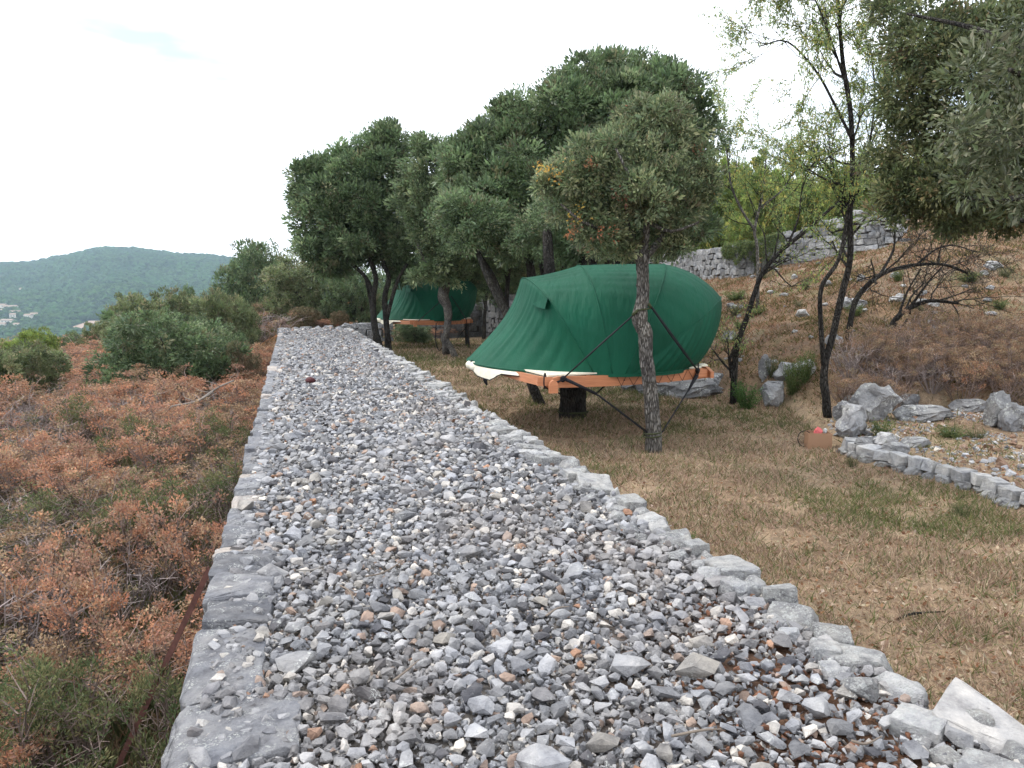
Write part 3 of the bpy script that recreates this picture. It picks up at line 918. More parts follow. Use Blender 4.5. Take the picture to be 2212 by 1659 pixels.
def grow(mb, p, d, length, rad, depth, r, twigs, up=.1, spread=.55, minr=.004, sides=5, shrink=.68, kids=(2, 3)):
    """branching limb; collects twig ends"""
    n = 4; pts = [p]; dd = d / np.linalg.norm(d)
    for i in range(n):
        dd = dd + r.normal(0, .16, 3) + A(0, 0, up * .3); dd /= np.linalg.norm(dd)
        pts.append(pts[-1] + dd * length / n)
    rs = np.linspace(rad, max(rad * .6, minr), n + 1)
    V, F = tube(pts, rs, sides=max(3, sides), cap=False, smoothn=0); mb.add(V, F)
    if depth <= 1:
        twigs.append((np.array(pts), dd))
    if depth == 0: return
    for k in range(int(r.integers(kids[0], kids[1] + 1))):
        t = r.integers(2, n + 1); q = pts[t]
        nd_ = dd + r.normal(0, spread, 3); nd_[2] += up; nd_ /= np.linalg.norm(nd_)
        grow(mb, q, nd_, length * r.uniform(.6, .85), max(rs[t] * shrink, minr), depth - 1, r, twigs, up, spread, minr, max(3, sides - 1), shrink, kids)

OAK = [(0.128, 0.188, 0.087), (0.162, 0.220, 0.110), (0.102, 0.153, 0.078), (0.216, 0.264, 0.144), (0.190, 0.192, 0.109)]
OAKW = [4, 3, 3, 1.2, .7]
OLIVE = [(0.221, 0.258, 0.134), (0.168, 0.220, 0.118), (0.274, 0.291, 0.162), (0.179, 0.168, 0.098), (0.126, 0.179, 0.091)]
M_OAK = m_leaf('holm_oak_leaves', rough=.45, transl=.42, spec=.45)
M_SOFT = m_leaf('soft_leaves', rough=.6, transl=.6, spec=.25)
M_DRY = m_leaf('dry_leaves', rough=.85, transl=.25, spec=.08)
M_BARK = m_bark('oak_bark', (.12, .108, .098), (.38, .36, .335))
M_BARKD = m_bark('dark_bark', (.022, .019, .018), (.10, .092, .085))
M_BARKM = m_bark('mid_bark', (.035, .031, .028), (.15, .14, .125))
M_TWIG = m_plain('dead_twig', (.20, .165, .135), rough=.95, spec=.05)
M_TWIGG = m_plain('grey_twig', (.30, .28, .26), rough=.95, spec=.05)

def base_at(px, py_guess, d):
    q = P(px, py_guess, d); return A(q[0], q[1], H1(q[0], q[1]) - .03)

# ---- the front holm oak whose stem carries the tent straps
D0 = 10.0
root = thing('oak_tree', 'slim rough-barked holm oak before the big green tent with straps tied round it', 'tree', base_at(1412, 975, D0))
def px_line(items, d): return [P(a, b, d + (c if c else 0)) for (a, b, c) in items]
mb = MB()
stem = [root.location[:]] + [tuple(v) for v in px_line([(1410, 900, 0), (1404, 840, 0), (1396, 770, 0), (1394, 720, 0), (1382, 690, 0), (1389, 640, 0), (1388, 590, 0), (1386, 548, 0)], D0)]
limb(mb, stem, [.112, .100, .094, .088, .094, .098, .080, .076, .088], sides=16, n=7, wob=.13, seed=3)
for kx, ky, rr_ in ((1405, 712, .035), (1378, 704, .03), (1377, 614, .034)):
    q = P(kx, ky, D0 - .03); limb(mb, [P(1391, ky + 8, D0), q], [.045, rr_], sides=8, n=2)
mb.part('trunk', M_BARK, root, smooth=True)
mb = MB()
for i, pts in enumerate([[(1384, 555, 0), (1370, 520, .1), (1340, 450, .2), (1290, 380, .2), (1240, 330, .1)],
            [(1388, 555, 0), (1396, 510, 0), (1400, 430, -.1), (1410, 330, 0), (1400, 260, 0)],
            [(1390, 560, 0), (1425, 520, .1), (1460, 450, .2), (1490, 380, .2), (1500, 300, .2)],
            [(1372, 525, .1), (1320, 500, -.1), (1260, 480, -.3), (1210, 440, -.3)],
            [(1400, 480, 0), (1450, 500, -.3), (1510, 480, -.5)], [(1396, 440, 0), (1360, 380, -.5), (1330, 320, -.6)]]):
    limb(mb, px_line(pts, D0), np.linspace(.055 if i < 3 else .03, .012, len(pts)), sides=7, n=3, seed=20 + i)
mb.part('limbs', M_BARK, root, smooth=True)
lb = lobes_px(D0, [(1345, 330, 95, 75, 0, .9), (1430, 300, 85, 70, .1, .9), (1250, 370, 75, 70, 0, .9), (1390, 400, 120, 80, -.1, .9), (1470, 390, 75, 80, .2, .9),
                   (1235, 440, 55, 50, 0, .9), (1310, 460, 85, 55, -.1, .9), (1455, 470, 80, 50, .1, .8), (1290, 520, 45, 35, -.1, 1), (1190, 390, 36, 34, 0, 1), (1400, 250, 60, 30, .1, 1), (1345, 530, 40, 28, .1, 1), (1440, 530, 50, 26, .2, 1)])
V, F, C = crown_mesh(lb, 88, 22, .095, .045, .42, OLIVE + [(.40, .20, .05), (.26, .13, .08)], [4, 4, 3, .4, 3, .01, .10], 21, inner=.45, up=.5, lump=.16)
part('crown', V, F, M_OAK, root, col=C)
mb = MB()
for (px, py, rad, c) in ((1190, 372, 22, (.50, .30, .06)), (1180, 360, 14, (.55, .34, .07)), (1245, 462, 20, (.46, .30, .06)), (1262, 520, 26, (.24, .12, .07)), (1300, 500, 16, (.36, .14, .07)), (1275, 350, 12, (.34, .15, .08)), (1350, 425, 16, (.22, .09, .06)), (1235, 500, 12, (.40, .18, .08))):
    rr = np.random.default_rng(px); n = 34
    q = P(px, py, D0 - .55) + (rr.normal(0, 1, (5, 3))[rr.integers(0, 5, n)] * .8 + rr.normal(0, .45, (n, 3))) * rad / F_PX * D0 * .8
    V, F, C = leaf_batch(q, rr.normal(size=(n, 3)), .042, .45, rr, pal([c], np.zeros(n, int), rr))
    mb.add(V, F, C)
mb.part('yellowed_leaves', M_OAK, root, label='yellow and rust coloured leaf sprays on the left of the crown')

# ---- stout oak behind the big tent
D1 = 17.5
root = thing('oak_tree', 'largest dark holm oak with broad domed crown and several stems behind the tent', 'tree', base_at(1170, 760, D1))
mb = MB()
stems = [[(1165, 780, 0), (1160, 700, 0), (1150, 600, 0), (1135, 540, 0), (1110, 470, 0)],
         [(1180, 780, 0), (1190, 690, .2), (1178, 600, .2), (1165, 520, .3), (1170, 430, .3)],
         [(1195, 780, .3), (1215, 690, .4), (1212, 600, .4), (1240, 530, .5), (1260, 430, .5)],
         [(1290, 760, 1.2), (1282, 650, 1.2), (1280, 560, 1.3), (1275, 480, 1.4), (1300, 380, 1.4)],
         [(1178, 610, .2), (1205, 560, .1), (1235, 520, 0), (1275, 500, 0)],
         [(1110, 700, -.4), (1085, 650, -.5), (1065, 600, -.5), (1040, 560, -.6), (1010, 510, -.7)],
         [(1282, 600, 1.2), (1330, 570, 1.0), (1380, 480, .9), (1420, 400, .8)]]
for i, pts in enumerate(stems):
    limb(mb, px_line(pts, D1), np.linspace(.15 if i < 4 else .09, .05, len(pts)), sides=9, n=4, seed=40 + i)
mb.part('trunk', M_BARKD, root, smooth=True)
lb = lobes_px(D1, [(1180, 290, 125, 105, 0, .9), (1350, 222, 138, 88, .5, .9), (1450, 275, 85, 112, 1, .9), (1280, 260, 130, 120, 0, .9), (1060, 350, 95, 85, -.2, .9), (1045, 420, 78, 80, -.6, .9),
                   (1130, 420, 110, 90, -1.0, .9), (1240, 380, 120, 90, -.6, .9), (1400, 360, 120, 110, .6, .9), (1470, 390, 62, 85, 1, .9), (1230, 192, 58, 34, .3, 1), (1330, 158, 58, 30, .5, 1), (1430, 182, 60, 32, .8, 1), (1100, 250, 44, 36, 0, 1), (1020, 320, 40, 40, -.2, 1), (1170, 490, 70, 40, -.6, 1), (1050, 500, 60, 40, -.8, 1), (1495, 480, 45, 40, 1, 1), (1010, 470, 60, 50, -.4, 1), (1120, 530, 60, 34, -.3, 1), (1240, 500, 70, 44, 0, 1), (1360, 480, 80, 60, .8, 1), (1000, 400, 44, 50, -.4, 1)])
V, F, C = crown_mesh(lb, 20, 32, .17, .092, .40, OAK, OAKW, 22, inner=.35, up=.5, lump=.16)
part('crown', V, F, M_OAK, root, col=C)
print('big oak', len(F))
# ---- the sunken stump-like trunk holding the platform from behind
D2 = 12.7
root = thing('oak_tree', 'stout dark twin oak trunk standing right beneath the big tent platform', 'tree', base_at(1236, 905, D2))
mb = MB()
q = A(*root.location)
limb(mb, [q + A(-.06, 0, 0), q + A(-.08, 0, .4), q + A(-.13, .05, .8), q + A(-.3, .5, 1.7), q + A(-.4, 1.0, 3.2)], [.16, .135, .13, .10, .09], sides=12, n=5, seed=5)
limb(mb, [q + A(.10, .02, 0), q + A(.10, .02, .4), q + A(.12, .1, .8), q + A(.2, .9, 1.8), q + A(.3, 1.4, 3.2)], [.14, .125, .12, .09, .08], sides=12, n=5, seed=6)
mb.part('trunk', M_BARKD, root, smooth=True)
V, F, C = crown_mesh([(q + A(.0, 1.6, 3.3), (.9, .8, .6)), (q + A(.5, 2.0, 3.9), (.9, .8, .7))], 30, 26, .15, .07, .4, OAK, OAKW, 26, inner=.3)
part('crown', V, F, M_OAK, root, col=C)
TRUNK2 = q
# ---- leaning stem left of it
root = thing('oak_tree', 'thin bowed oak stem leaning left behind the big tent corner', 'tree', base_at(1168, 868, 14.4))
mb = MB(); q = A(*root.location)
limb(mb, [q, P(1150, 835, 14.4), P(1130, 780, 14.6), P(1100, 690, 14.8), P(1062, 618, 15), P(1030, 540, 15.2)], [.10, .09, .085, .075, .065, .05], sides=10, n=4, seed=7)
mb.part('trunk', M_BARKM, root, smooth=True)
V, F, C = crown_mesh(lobes_px(15.2, [(1020, 500, 60, 45, 0, 1), (985, 460, 50, 45, .2, 1), (1060, 470, 55, 45, .2, 1)]), 30, 26, .15, .07, .4, OAK, OAKW, 27, inner=.3)
part('crown', V, F, M_OAK, root, col=C)

# ---- tall oak at the far wall end
D3 = 26.5
root = thing('oak_tree', 'tall dark oak with two slender trunks beside the far end of the wall', 'tree', base_at(822, 760, D3))
mb = MB()
for i, pts in enumerate([[(828, 772, 0), (816, 735, 0), (808, 690, 0), (807, 640, 0), (812, 600, 0), (800, 560, 0), (795, 500, .2), (770, 430, .2)],
                         [(842, 775, .2), (838, 735, .2), (834, 690, .2), (832, 640, .2), (840, 600, .2), (826, 560, .2), (830, 500, .3), (850, 420, .3)],
                         [(812, 745, 1), (806, 700, 1), (800, 650, 1), (790, 600, 1)],
                         [(835, 690, .2), (848, 640, 0), (862, 600, 0), (880, 570, 0)], [(808, 640, 0), (790, 600, 0), (760, 570, 0), (720, 540, 0)]]):
    limb(mb, px_line(pts, D3), np.linspace(.125 if i < 2 else .08, .05, len(pts)), sides=9, n=4, seed=60 + i)
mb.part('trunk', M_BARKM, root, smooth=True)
lb = lobes_px(D3, [(715, 440, 85, 90, 0, .9), (800, 400, 95, 90, .2, .9), (828, 325, 50, 46, .5, .9), (755, 392, 70, 58, .3, .9), (850, 440, 70, 90, .5, .9), (680, 400, 48, 52, 0, .9), (670, 490, 45, 60, 0, .9),
                   (760, 510, 85, 55, -.3, .9), (700, 545, 60, 40, 0, .9), (838, 292, 30, 22, .5, 1), (785, 318, 26, 20, .5, 1), (865, 520, 50, 50, 0, .9), (740, 350, 34, 30, .3, 1), (850, 340, 30, 36, .6, 1), (820, 545, 60, 30, .6, 1), (880, 580, 40, 30, .8, 1), (730, 570, 50, 24, .6, 1)])
V, F, C = crown_mesh(lb, 13, 30, .21, .118, .42, OAK, OAKW, 23, inner=.35, up=.45, lump=.16)
part('crown', V, F, M_OAK, root, col=C)
print('oak3', len(F))
# ---- knobbly tree at second tent
D4 = 24.6
root = thing('oak_tree', 'grey-green oak with a crooked knobbly trunk in front of the small far tent', 'tree', base_at(985, 776, D4))
mb = MB()
limb(mb, px_line([(986, 778, 0), (974, 752, 0), (960, 733, 0), (966, 715, 0), (968, 690, 0), (966, 665, 0), (957, 640, 0), (962, 610, 0), (955, 570, 0), (940, 500, 0), (925, 430, 0)], D4),
     [.11, .10, .12, .105, .11, .14, .17, .16, .12, .1, .06], sides=11, n=4, wob=.2, seed=8)
limb(mb, px_line([(964, 762, 0.6), (962, 735, .4), (966, 705, .2)], D4), [.14, .12, .1], sides=9, n=3, seed=9)
limb(mb, px_line([(960, 620, 0), (945, 590, -.1), (915, 560, -.2), (895, 500, -.2)], D4), [.10, .08, .06, .04], sides=8, n=3, seed=10)
mb.part('trunk', M_BARK, root, smooth=True)
lb = lobes_px(D4, [(935, 370, 62, 60, 0, .9), (900, 420, 48, 50, 0, .9), (960, 430, 55, 60, -.2, .9), (950, 500, 55, 55, -.3, .9), (960, 560, 42, 45, -.2, .9), (915, 480, 40, 45, 0, .9), (995, 480, 38, 70, .2, .9), (930, 325, 40, 26, .1, 1), (975, 340, 36, 34, .2, 1), (935, 590, 26, 22, -.2, 1), (900, 600, 20, 14, -.4, 1), (985, 600, 22, 20, -.2, 1)])
V, F, C = crown_mesh(lb, 16, 28, .19, .105, .40, OLIVE[:2] + OLIVE[4:] + OAK[:2], [3, 3, 3, 2, 2], 24, inner=.35, up=.45, lump=.16)
part('crown', V, F, M_OAK, root, col=C)

# ---- near oak reaching in from the right: foliage close to the lens
root = thing('oak_tree', 'holm oak overhanging from the right picture edge with large grey-green leaves close to the viewer', 'tree', base_at(2600, 900, 6.2))
mb = MB(); q = A(*root.location)
limb(mb, [q, q + A(-.1, 0, 1), P(2520, 600, 6.2), P(2450, 400, 6.1), P(2400, 200, 6), P(2380, 20, 6)], [.16, .14, .12, .1, .08, .05], sides=12, n=4, seed=11)
mb.part('trunk', M_BARKM, root, smooth=True)
mb = MB()
for i, pts in enumerate([[(2450, 400, 0), (2300, 330, -1), (2180, 300, -1.5), (2080, 262, -1.6)], [(2450, 420, 0), (2300, 420, 0), (2150, 430, 1), (2000, 420, 1.6)], [(2400, 200, 0), (2250, 120, 0), (2100, 60, .6), (1960, 30, 1.2)], [(2500, 520, 0), (2330, 500, -.5), (2180, 470, -.8)], [(2400, 230, 0), (2300, 200, -1.4), (2180, 150, -2.0)]]):
    limb(mb, px_line(pts, 6.1), np.linspace(.05, .010, len(pts)), sides=6, n=4, seed=70 + i)
mb.part('limbs', M_BARKM, root, smooth=True)
far = lobes_px(7.6, [(2010, 90, 110, 85, 0, .9), (2080, 200, 130, 100, 0, .9), (1980, 340, 75, 75, .2, .9), (1955, 430, 62, 52, .3, .9), (2050, 410, 100, 70, .1, .9), (2180, 60, 120, 90, 0, .9), (2200, 330, 130, 120, .4, .9), (2150, 450, 95, 42, .3, .9), (1930, 30, 36, 46, .2, 1), (2290, 440, 90, 60, 0, 1), (1890, 350, 30, 34, .3, 1), (2330, 180, 140, 140, 0, 1), (1960, 240, 50, 50, .2, 1), (2060, 480, 55, 22, .2, 1), (2450, 180, 150, 150, -.6, .7), (2460, 400, 110, 80, -.8, .7)])
V, F, C = crown_mesh(far, 105, 22, .10, .038, .42, [(0.156, 0.178, 0.080), (0.121, 0.150, 0.068), (0.208, 0.213, 0.104), (0.087, 0.117, 0.057), (0.229, 0.182, 0.095)], [4, 4, 2, 3, .6], 25, inner=.5, up=.3, lump=.22)
part('crown', V, F, M_OAK, root, col=C)
print('right oak', len(F))
near = lobes_px(4.3, [(2150, 160, 80, 75, 0, .9), (2180, 300, 85, 80, 0, .9), (2090, 270, 55, 50, -.1, .9), (2110, 390, 60, 55, .2, .9), (2220, 420, 60, 60, 0, .9), (2250, 60, 80, 70, 0, .9), (2060, 330, 36, 30, 0, .9)])
V, F, C = crown_mesh(near, 120, 13, .08, .036, .34, [(0.136, 0.158, 0.084), (0.104, 0.128, 0.067), (0.200, 0.210, 0.133), (0.080, 0.099, 0.048), (0.480, 0.480, 0.336)], [4, 4, 2.2, 2, .25], 28, inner=.4, up=.2, lump=.2)
part('leaf_spray', V, F, M_OAK, root, col=C)

# ---- almond saplings with thin dark stems
def sapling(label, d, stems, seed, twig_len=.9, leaves=0, leafc=None, bark=M_BARKD, bare=True, depth=3, nb=9, leafsize=.06, up=.25, base=None, rads=None, spread=.6):
    r = np.random.default_rng(seed)
    root = thing('almond_tree', label, 'tree', base_at(stems[0][0][0], stems[0][0][1], d) if base is None else base)
    mb = MB(); tw = []; tips = MB()
    for i, pts in enumerate(stems):
        w = px_line(pts, d)
        if i == 0: w[0] = A(*root.location)
        rad = rads[i] if rads else (.075 if i == 0 else .055)
        rs = np.linspace(rad, rad * .35, len(w))
        V, F = tube(w, rs, sides=9, wob=.15, seed=seed + i, smoothn=4); mb.add(V, F)
        cw, cr = curve(np.array(w), rs, 4)
        for k in range(nb):
            t = int(r.uniform(.45, 1.0) * (len(cw) - 1)); dirv = cw[min(t + 1, len(cw) - 1)] - cw[max(t - 1, 0)]
            dirv = dirv / (np.linalg.norm(dirv) + 1e-9) * .6 + r.normal(0, .6, 3) + A(0, 0, up)
            grow(tips, cw[t], dirv, twig_len * r.uniform(.6, 1.2), cr[t] * .45, depth, r, tw, up=up * .6, spread=spread, minr=.0035)
    mb.part('trunk', bark, root, smooth=True)
    if tips.n: tips.part('branches', M_BARKM, root, smooth=True)
    if leaves and tw:
        P_, D_ = [], []
        for pts, dd in tw:
            k = r.integers(0, len(pts) - 1, leaves); f = r.random(leaves)[:, None]
            q = pts[k] * (1 - f) + pts[k + 1] * f
            P_.append(q + r.normal(0, .03, q.shape)); D_.append(np.tile(dd, (leaves, 1)) * .3 + A(0, 0, -.6) + r.normal(0, .4, (leaves, 3)))
        P_ = np.concatenate(P_); D_ = np.concatenate(D_)
        V, F, C = leaf_batch(P_, D_, leafsize, .30, r, pal(leafc, r.integers(0, len(leafc), len(P_)), r))
        part('leaves', V, F, M_SOFT, root, col=C)
        print(label[:20], 'leaves', len(F))
    return root
LG = [(0.264, 0.354, 0.125), (0.203, 0.291, 0.104), (0.345, 0.395, 0.146), (0.181, 0.250, 0.115), (0.446, 0.395, 0.125)]
sapling('tall airy almond tree with twin stems and pale drooping leaves against the sky', 11.8,
        [[(1787, 925, 0), (1784, 860, 0), (1780, 800, 0), (1800, 720, 0), (1818, 640, .1), (1836, 560, .1), (1836, 460, .1), (1842, 360, .1), (1838, 250, 0), (1822, 140, 0), (1812, 30, 0), (1800, -60, 0)],
         [(1780, 790, 0), (1773, 700, 0), (1775, 620, 0), (1812, 560, 0), (1830, 470, .1), (1822, 420, .2), (1795, 370, .3), (1770, 345, .3), (1752, 360, .3)],
         [(1838, 440, .1), (1865, 380, -.1), (1880, 300, -.2), (1890, 200, -.2), (1880, 100, -.2)],
         [(1840, 300, 0), (1800, 220, .4), (1760, 150, .5), (1700, 90, .5), (1640, 100, .5)],
         [(1832, 200, 0), (1800, 100, -.3), (1770, 20, -.3), (1740, -40, -.3)]], 81,
        twig_len=.78, leaves=34, leafc=LG, nb=19, rads=[.066, .04, .022, .024, .018], depth=2, leafsize=.058)
sapling('leaning dark almond stem with a broken stub and bare upper branches', 14.2,
        [[(1583, 852, 0), (1588, 790, 0), (1592, 745, 0), (1612, 690, 0), (1628, 640, 0), (1650, 585, 0), (1690, 540, 0), (1740, 500, 0), (1790, 455, 0), (1830, 420, 0)],
         [(1584, 815, 0), (1574, 770, 0)], [(1700, 535, 0), (1725, 470, .3), (1735, 400, .3), (1770, 340, .3)]], 83, twig_len=.6, nb=7, depth=3, rads=[.064, .064, .022], leaves=5, leafc=LG)
sapling('dark almond tree arching right with many bare twigs over the dry slope', 15.0,
        [[(1826, 775, 0), (1836, 700, 0), (1848, 650, 0), (1880, 610, 0), (1920, 585, 0), (1980, 572, 0), (2040, 572, 0), (2090, 590, 0)],
         [(1900, 595, 0), (1930, 540, .3), (1935, 480, .3), (1960, 420, .3)], [(1980, 572, 0), (2020, 540, .2), (2060, 530, .2), (2110, 545, .2)]], 85, twig_len=.7, nb=9, depth=3, rads=[.064, .03, .024], up=.0, spread=.7)
sapling('small low almond tree with spreading bare twigs, furthest right on the slope', 15.6,
        [[(1923, 722, 0), (1935, 690, 0), (1965, 665, 0), (2010, 650, 0), (2070, 655, 0)], [(1940, 685, 0), (1960, 630, .2), (1990, 580, .2)], [(1965, 665, 0), (2005, 610, -.1), (2050, 560, -.1)]], 87, twig_len=.75, nb=8, depth=3, rads=[.075, .03, .03], up=.05, spread=.8)
sapling('young green-leaved tree with a pale thin stem in front of the upper wall', 20.5,
        [[(1640, 585, 0), (1636, 540, 0), (1630, 500, 0), (1640, 450, 0), (1650, 400, 0), (1655, 340, 0)], [(1632, 500, 0), (1600, 450, 0), (1580, 400, 0), (1570, 330, 0), (1560, 280, 0)], [(1640, 450, 0), (1690, 410, 0), (1720, 360, 0)]], 89,
        twig_len=.9, nb=9, depth=2, leaves=34, leafc=LG, bark=M_BARK, rads=[.05, .04, .03], leafsize=.085, up=.4)

# ------------------------------------------------------------------ bushes (one build, then copies)
def bush_mesh(name, seed, colors, weights, per=16, lpt=26, tuft=.16, leaf=.07, width=.42, mat=None, squash=1.0):
    r = np.random.default_rng(seed)
    lobes = [((0, 0, .85 * squash), (.95, .95, .85 * squash))]
    for k in range(11):
        a = k * 2.4 + r.uniform(0, 1); rr = r.uniform(.45, .8)
        lobes.append(((math.cos(a) * rr, math.sin(a) * rr, (r.uniform(.2, .5) if k % 2 else r.uniform(.7, 1.35)) * squash), (r.uniform(.35, .6),) * 2 + (r.uniform(.35, .6) * squash,)))
    V, F, C = crown_mesh(lobes, per * 2.2, lpt, tuft * .55, leaf, width, colors, weights, seed, inner=.35, up=.5, lump=.16, sub=7)
    return raw_mesh(name, V, F, mat or M_OAK, C)
B_OAK = [bush_mesh('foliage', 501 + i, OAK, OAKW, per=15, leaf=.052) for i in range(2)]
B_OLV = [bush_mesh('foliage', 511 + i, [(0.160, 0.201, 0.091), (0.206, 0.227, 0.114), (0.131, 0.166, 0.079), (0.244, 0.227, 0.131)], [3, 3, 3, 1], per=15, leaf=.052) for i in range(2)]
B_YEL = [bush_mesh('foliage', 521, [(0.235, 0.302, 0.069), (0.190, 0.258, 0.069), (0.280, 0.325, 0.092), (0.134, 0.202, 0.069)], [3, 3, 2, 1], per=15, leaf=.056)]
B_BRN = [bush_mesh('foliage', 531, [(0.234, 0.185, 0.121), (0.180, 0.168, 0.097), (0.288, 0.218, 0.145), (0.144, 0.143, 0.082)], [3, 2, 2, 2], per=13, leaf=.046, width=.3, mat=M_SOFT)]
B_SCR = [bush_mesh('foliage', 541 + i, [(0.234, 0.315, 0.089), (0.324, 0.367, 0.114), (0.162, 0.227, 0.082), (0.432, 0.385, 0.114)], [3, 2, 3, 1], per=15, leaf=.056, mat=M_SOFT) for i in range(2)]
me_stem = None
def stems_mesh(seed, n=7):
    r = np.random.default_rng(seed); mb = MB()
    for k in range(n):
        a = r.uniform(0, 6.28); p = A(math.cos(a) * .12, math.sin(a) * .12, -.05); q = A(math.cos(a) * r.uniform(.3, .6), math.sin(a) * r.uniform(.3, .6), r.uniform(.7, 1.2))
        V, F = tube([p, p * .4 + q * .6 + r.normal(0, .06, 3), q], [.04, .03, .015], sides=5, smoothn=3); mb.add(V, F)
    V, F, C = mb.get(); return raw_mesh('stems', V, F, M_BARKM, C, smooth=True)
ST = [stems_mesh(600 + i) for i in range(3)]
def bush(me, px, py_base, d, w_px, h_px, label, cat='bush', group=None, yaw=0, name='bush', zoff=0):
    q = P(px, py_base, d); x, y = q[0], q[1]; z = H1(x, y) + zoff
    root = thing(name, label, cat, (x, y, z), group)
    top = P(px, py_base - h_px, d)[2]; hh = max((top - z) * 1.1, .3)
    w = w_px / F_PX * d
    root.scale = (w / 2 * .87, w / 2 * .87, hh / 1.95)
    root.rotation_euler = (0, 0, yaw)
    link('foliage', me, root); link('stems', ST[int(abs(px)) % 3], root)
    return root
# left side, below the wall
GB = 'evergreen bushes on the slope left of the wall'
bush(B_OAK[0], 392, 862, 23.0, 320, 212, 'big rounded dark green oak bush left of the wall above the rusty shrubs', group=GB, yaw=.4)
bush(B_OLV[1], 300, 800, 28.5, 150, 125, 'paler grey-green bush on the left flank of the big rounded bush', group=GB, yaw=2)
bush(B_OLV[0], 335, 760, 35.0, 200, 140, 'olive-green bush with a domed top just behind the big rounded bush', group=GB, yaw=1)
bush(B_OLV[1], 235, 745, 42.0, 90, 70, 'low olive bush sloping down toward the bare field', group=GB, yaw=3)
bush(B_OAK[1], 428, 740, 44.0, 80, 122, 'small dark bush poking above the others, left of the tall oak', group=GB, yaw=3)
bush(B_OLV[0], 495, 770, 32.0, 140, 150, 'green bush between the big rounded bush and the wall end', group=GB, yaw=5)
bush(B_OAK[0], 470, 830, 25.5, 150, 140, 'dark green bush leaning against the right side of the big rounded bush', group=GB, yaw=5.5)
bush(B_BRN[0], 525, 850, 22.5, 90, 130, 'brownish scrubby bush pressed against the outer wall face', group=GB, yaw=1.5)
bush(B_OLV[0], 40, 885, 22.0, 210, 150, 'grey-green olive-like bush cut by the left picture edge', group=GB, yaw=.9)
bush(B_YEL[0], 95, 800, 34.0, 90, 95, 'bright yellow-green bush behind the olive-like bush', group=GB, yaw=2.2)
bush(B_YEL[0], 10, 810, 35.0, 110, 80, 'bright yellow-green bush cut by the left picture edge', group=GB, yaw=.2)
bush(B_OAK[1], 62, 770, 42.0, 50, 62, 'small dark tree top showing between the two yellow-green bushes', group=GB, yaw=1.2)
bush(B_OAK[1], 145, 765, 40.0, 60, 50, 'dark low bush right of the yellow-green bushes', group=GB, yaw=.2)
for k, px in enumerate((188, 200, 212, 224)):
    bush(B_OAK[k % 2], px, 745, 55.0 + k, 17, 36, 'dark narrow bush before the bare field, ' + ('leftmost of a row of four', 'second from left in a row', 'third from left in a row', 'rightmost of a row of four')[k], cat='bush', group='short row of dark bushes before the field', yaw=k)
# behind the wall end
bush(B_OAK[0], 562, 700, 47.0, 190, 192, 'tall dark oak thicket at the far left beyond the wall end', cat='tree', yaw=1.0, name='oak_tree')
bush(B_OLV[1], 672, 700, 40.0, 210, 158, 'rounded light green bush under the tall oak beyond the wall end', yaw=2.0)
bush(B_OAK[1], 770, 700, 38.5, 160, 140, 'dark green bush right behind the far right corner of the wall', yaw=4.0)
bush(B_BRN[0], 572, 705, 39.0, 70, 62, 'low brownish scrub bush left of the wall end', group='brown scrub bushes beyond the wall end', yaw=1)
bush(B_BRN[0], 660, 700, 37.0, 70, 45, 'low brownish scrub bush in the middle beyond the wall end', group='brown scrub bushes beyond the wall end', yaw=2)
bush(B_BRN[0], 735, 700, 36.6, 44, 36, 'low brownish scrub bush nearest the raised wall corner', group='brown scrub bushes beyond the wall end', yaw=3)
bush(B_OAK[1], 893, 742, 31.5, 85, 48, 'dark rounded bush beneath the small far tent', yaw=3.3)
# thicket behind the stems under the canopy
GT = 'green scrub behind the terrace'
for k, (px, py, d, w, h, l) in enumerate([(1000, 655, 44, 150, 150, 'green scrub behind the small far tent'), (1110, 650, 42, 170, 190, 'dense scrub seen between the oak stems, left part'), (1230, 640, 42, 190, 190, 'dense scrub seen between the oak stems, right part'),
                                (1370, 600, 44, 200, 200, 'tall scrub rising behind the big tent top'), (1490, 545, 42, 170, 190, 'green scrub at the left end of the upper wall'),
                                (880, 660, 44, 160, 120, 'shaded scrub behind the small far tent, left part')]):
    bush(B_SCR[1] if k == 4 else B_OAK[k % 2], px, py, d, w, h, l, group=GT, yaw=k * 1.3)
GU = 'yellow-green trees above the upper wall'
for k, (px, py, d, w, h, l) in enumerate([(1560, 515, 40, 130, 180, 'yellow-green tree directly right of the big oak crown'), (1660, 500, 37, 150, 160, 'yellow-green tree above the middle of the upper wall'), (1740, 478, 33, 130, 110, 'low leafy tree just above the highest part of the upper wall'),
                                (1830, 470, 34, 130, 130, 'leafy tree behind the twin almond stems'), (1950, 455, 36, 170, 130, 'leafy tree half hidden behind the overhanging oak'), (2120, 430, 38, 260, 140, 'broad leafy tree at the top right of the slope'),
                                (1610, 522, 34, 90, 60, 'small bright shrub growing just over the upper wall')]):
    bush(B_SCR[k % 2], px, py, d, w, h, l, cat='tree', group=GU, yaw=k * 1.7, name='scrub_tree')

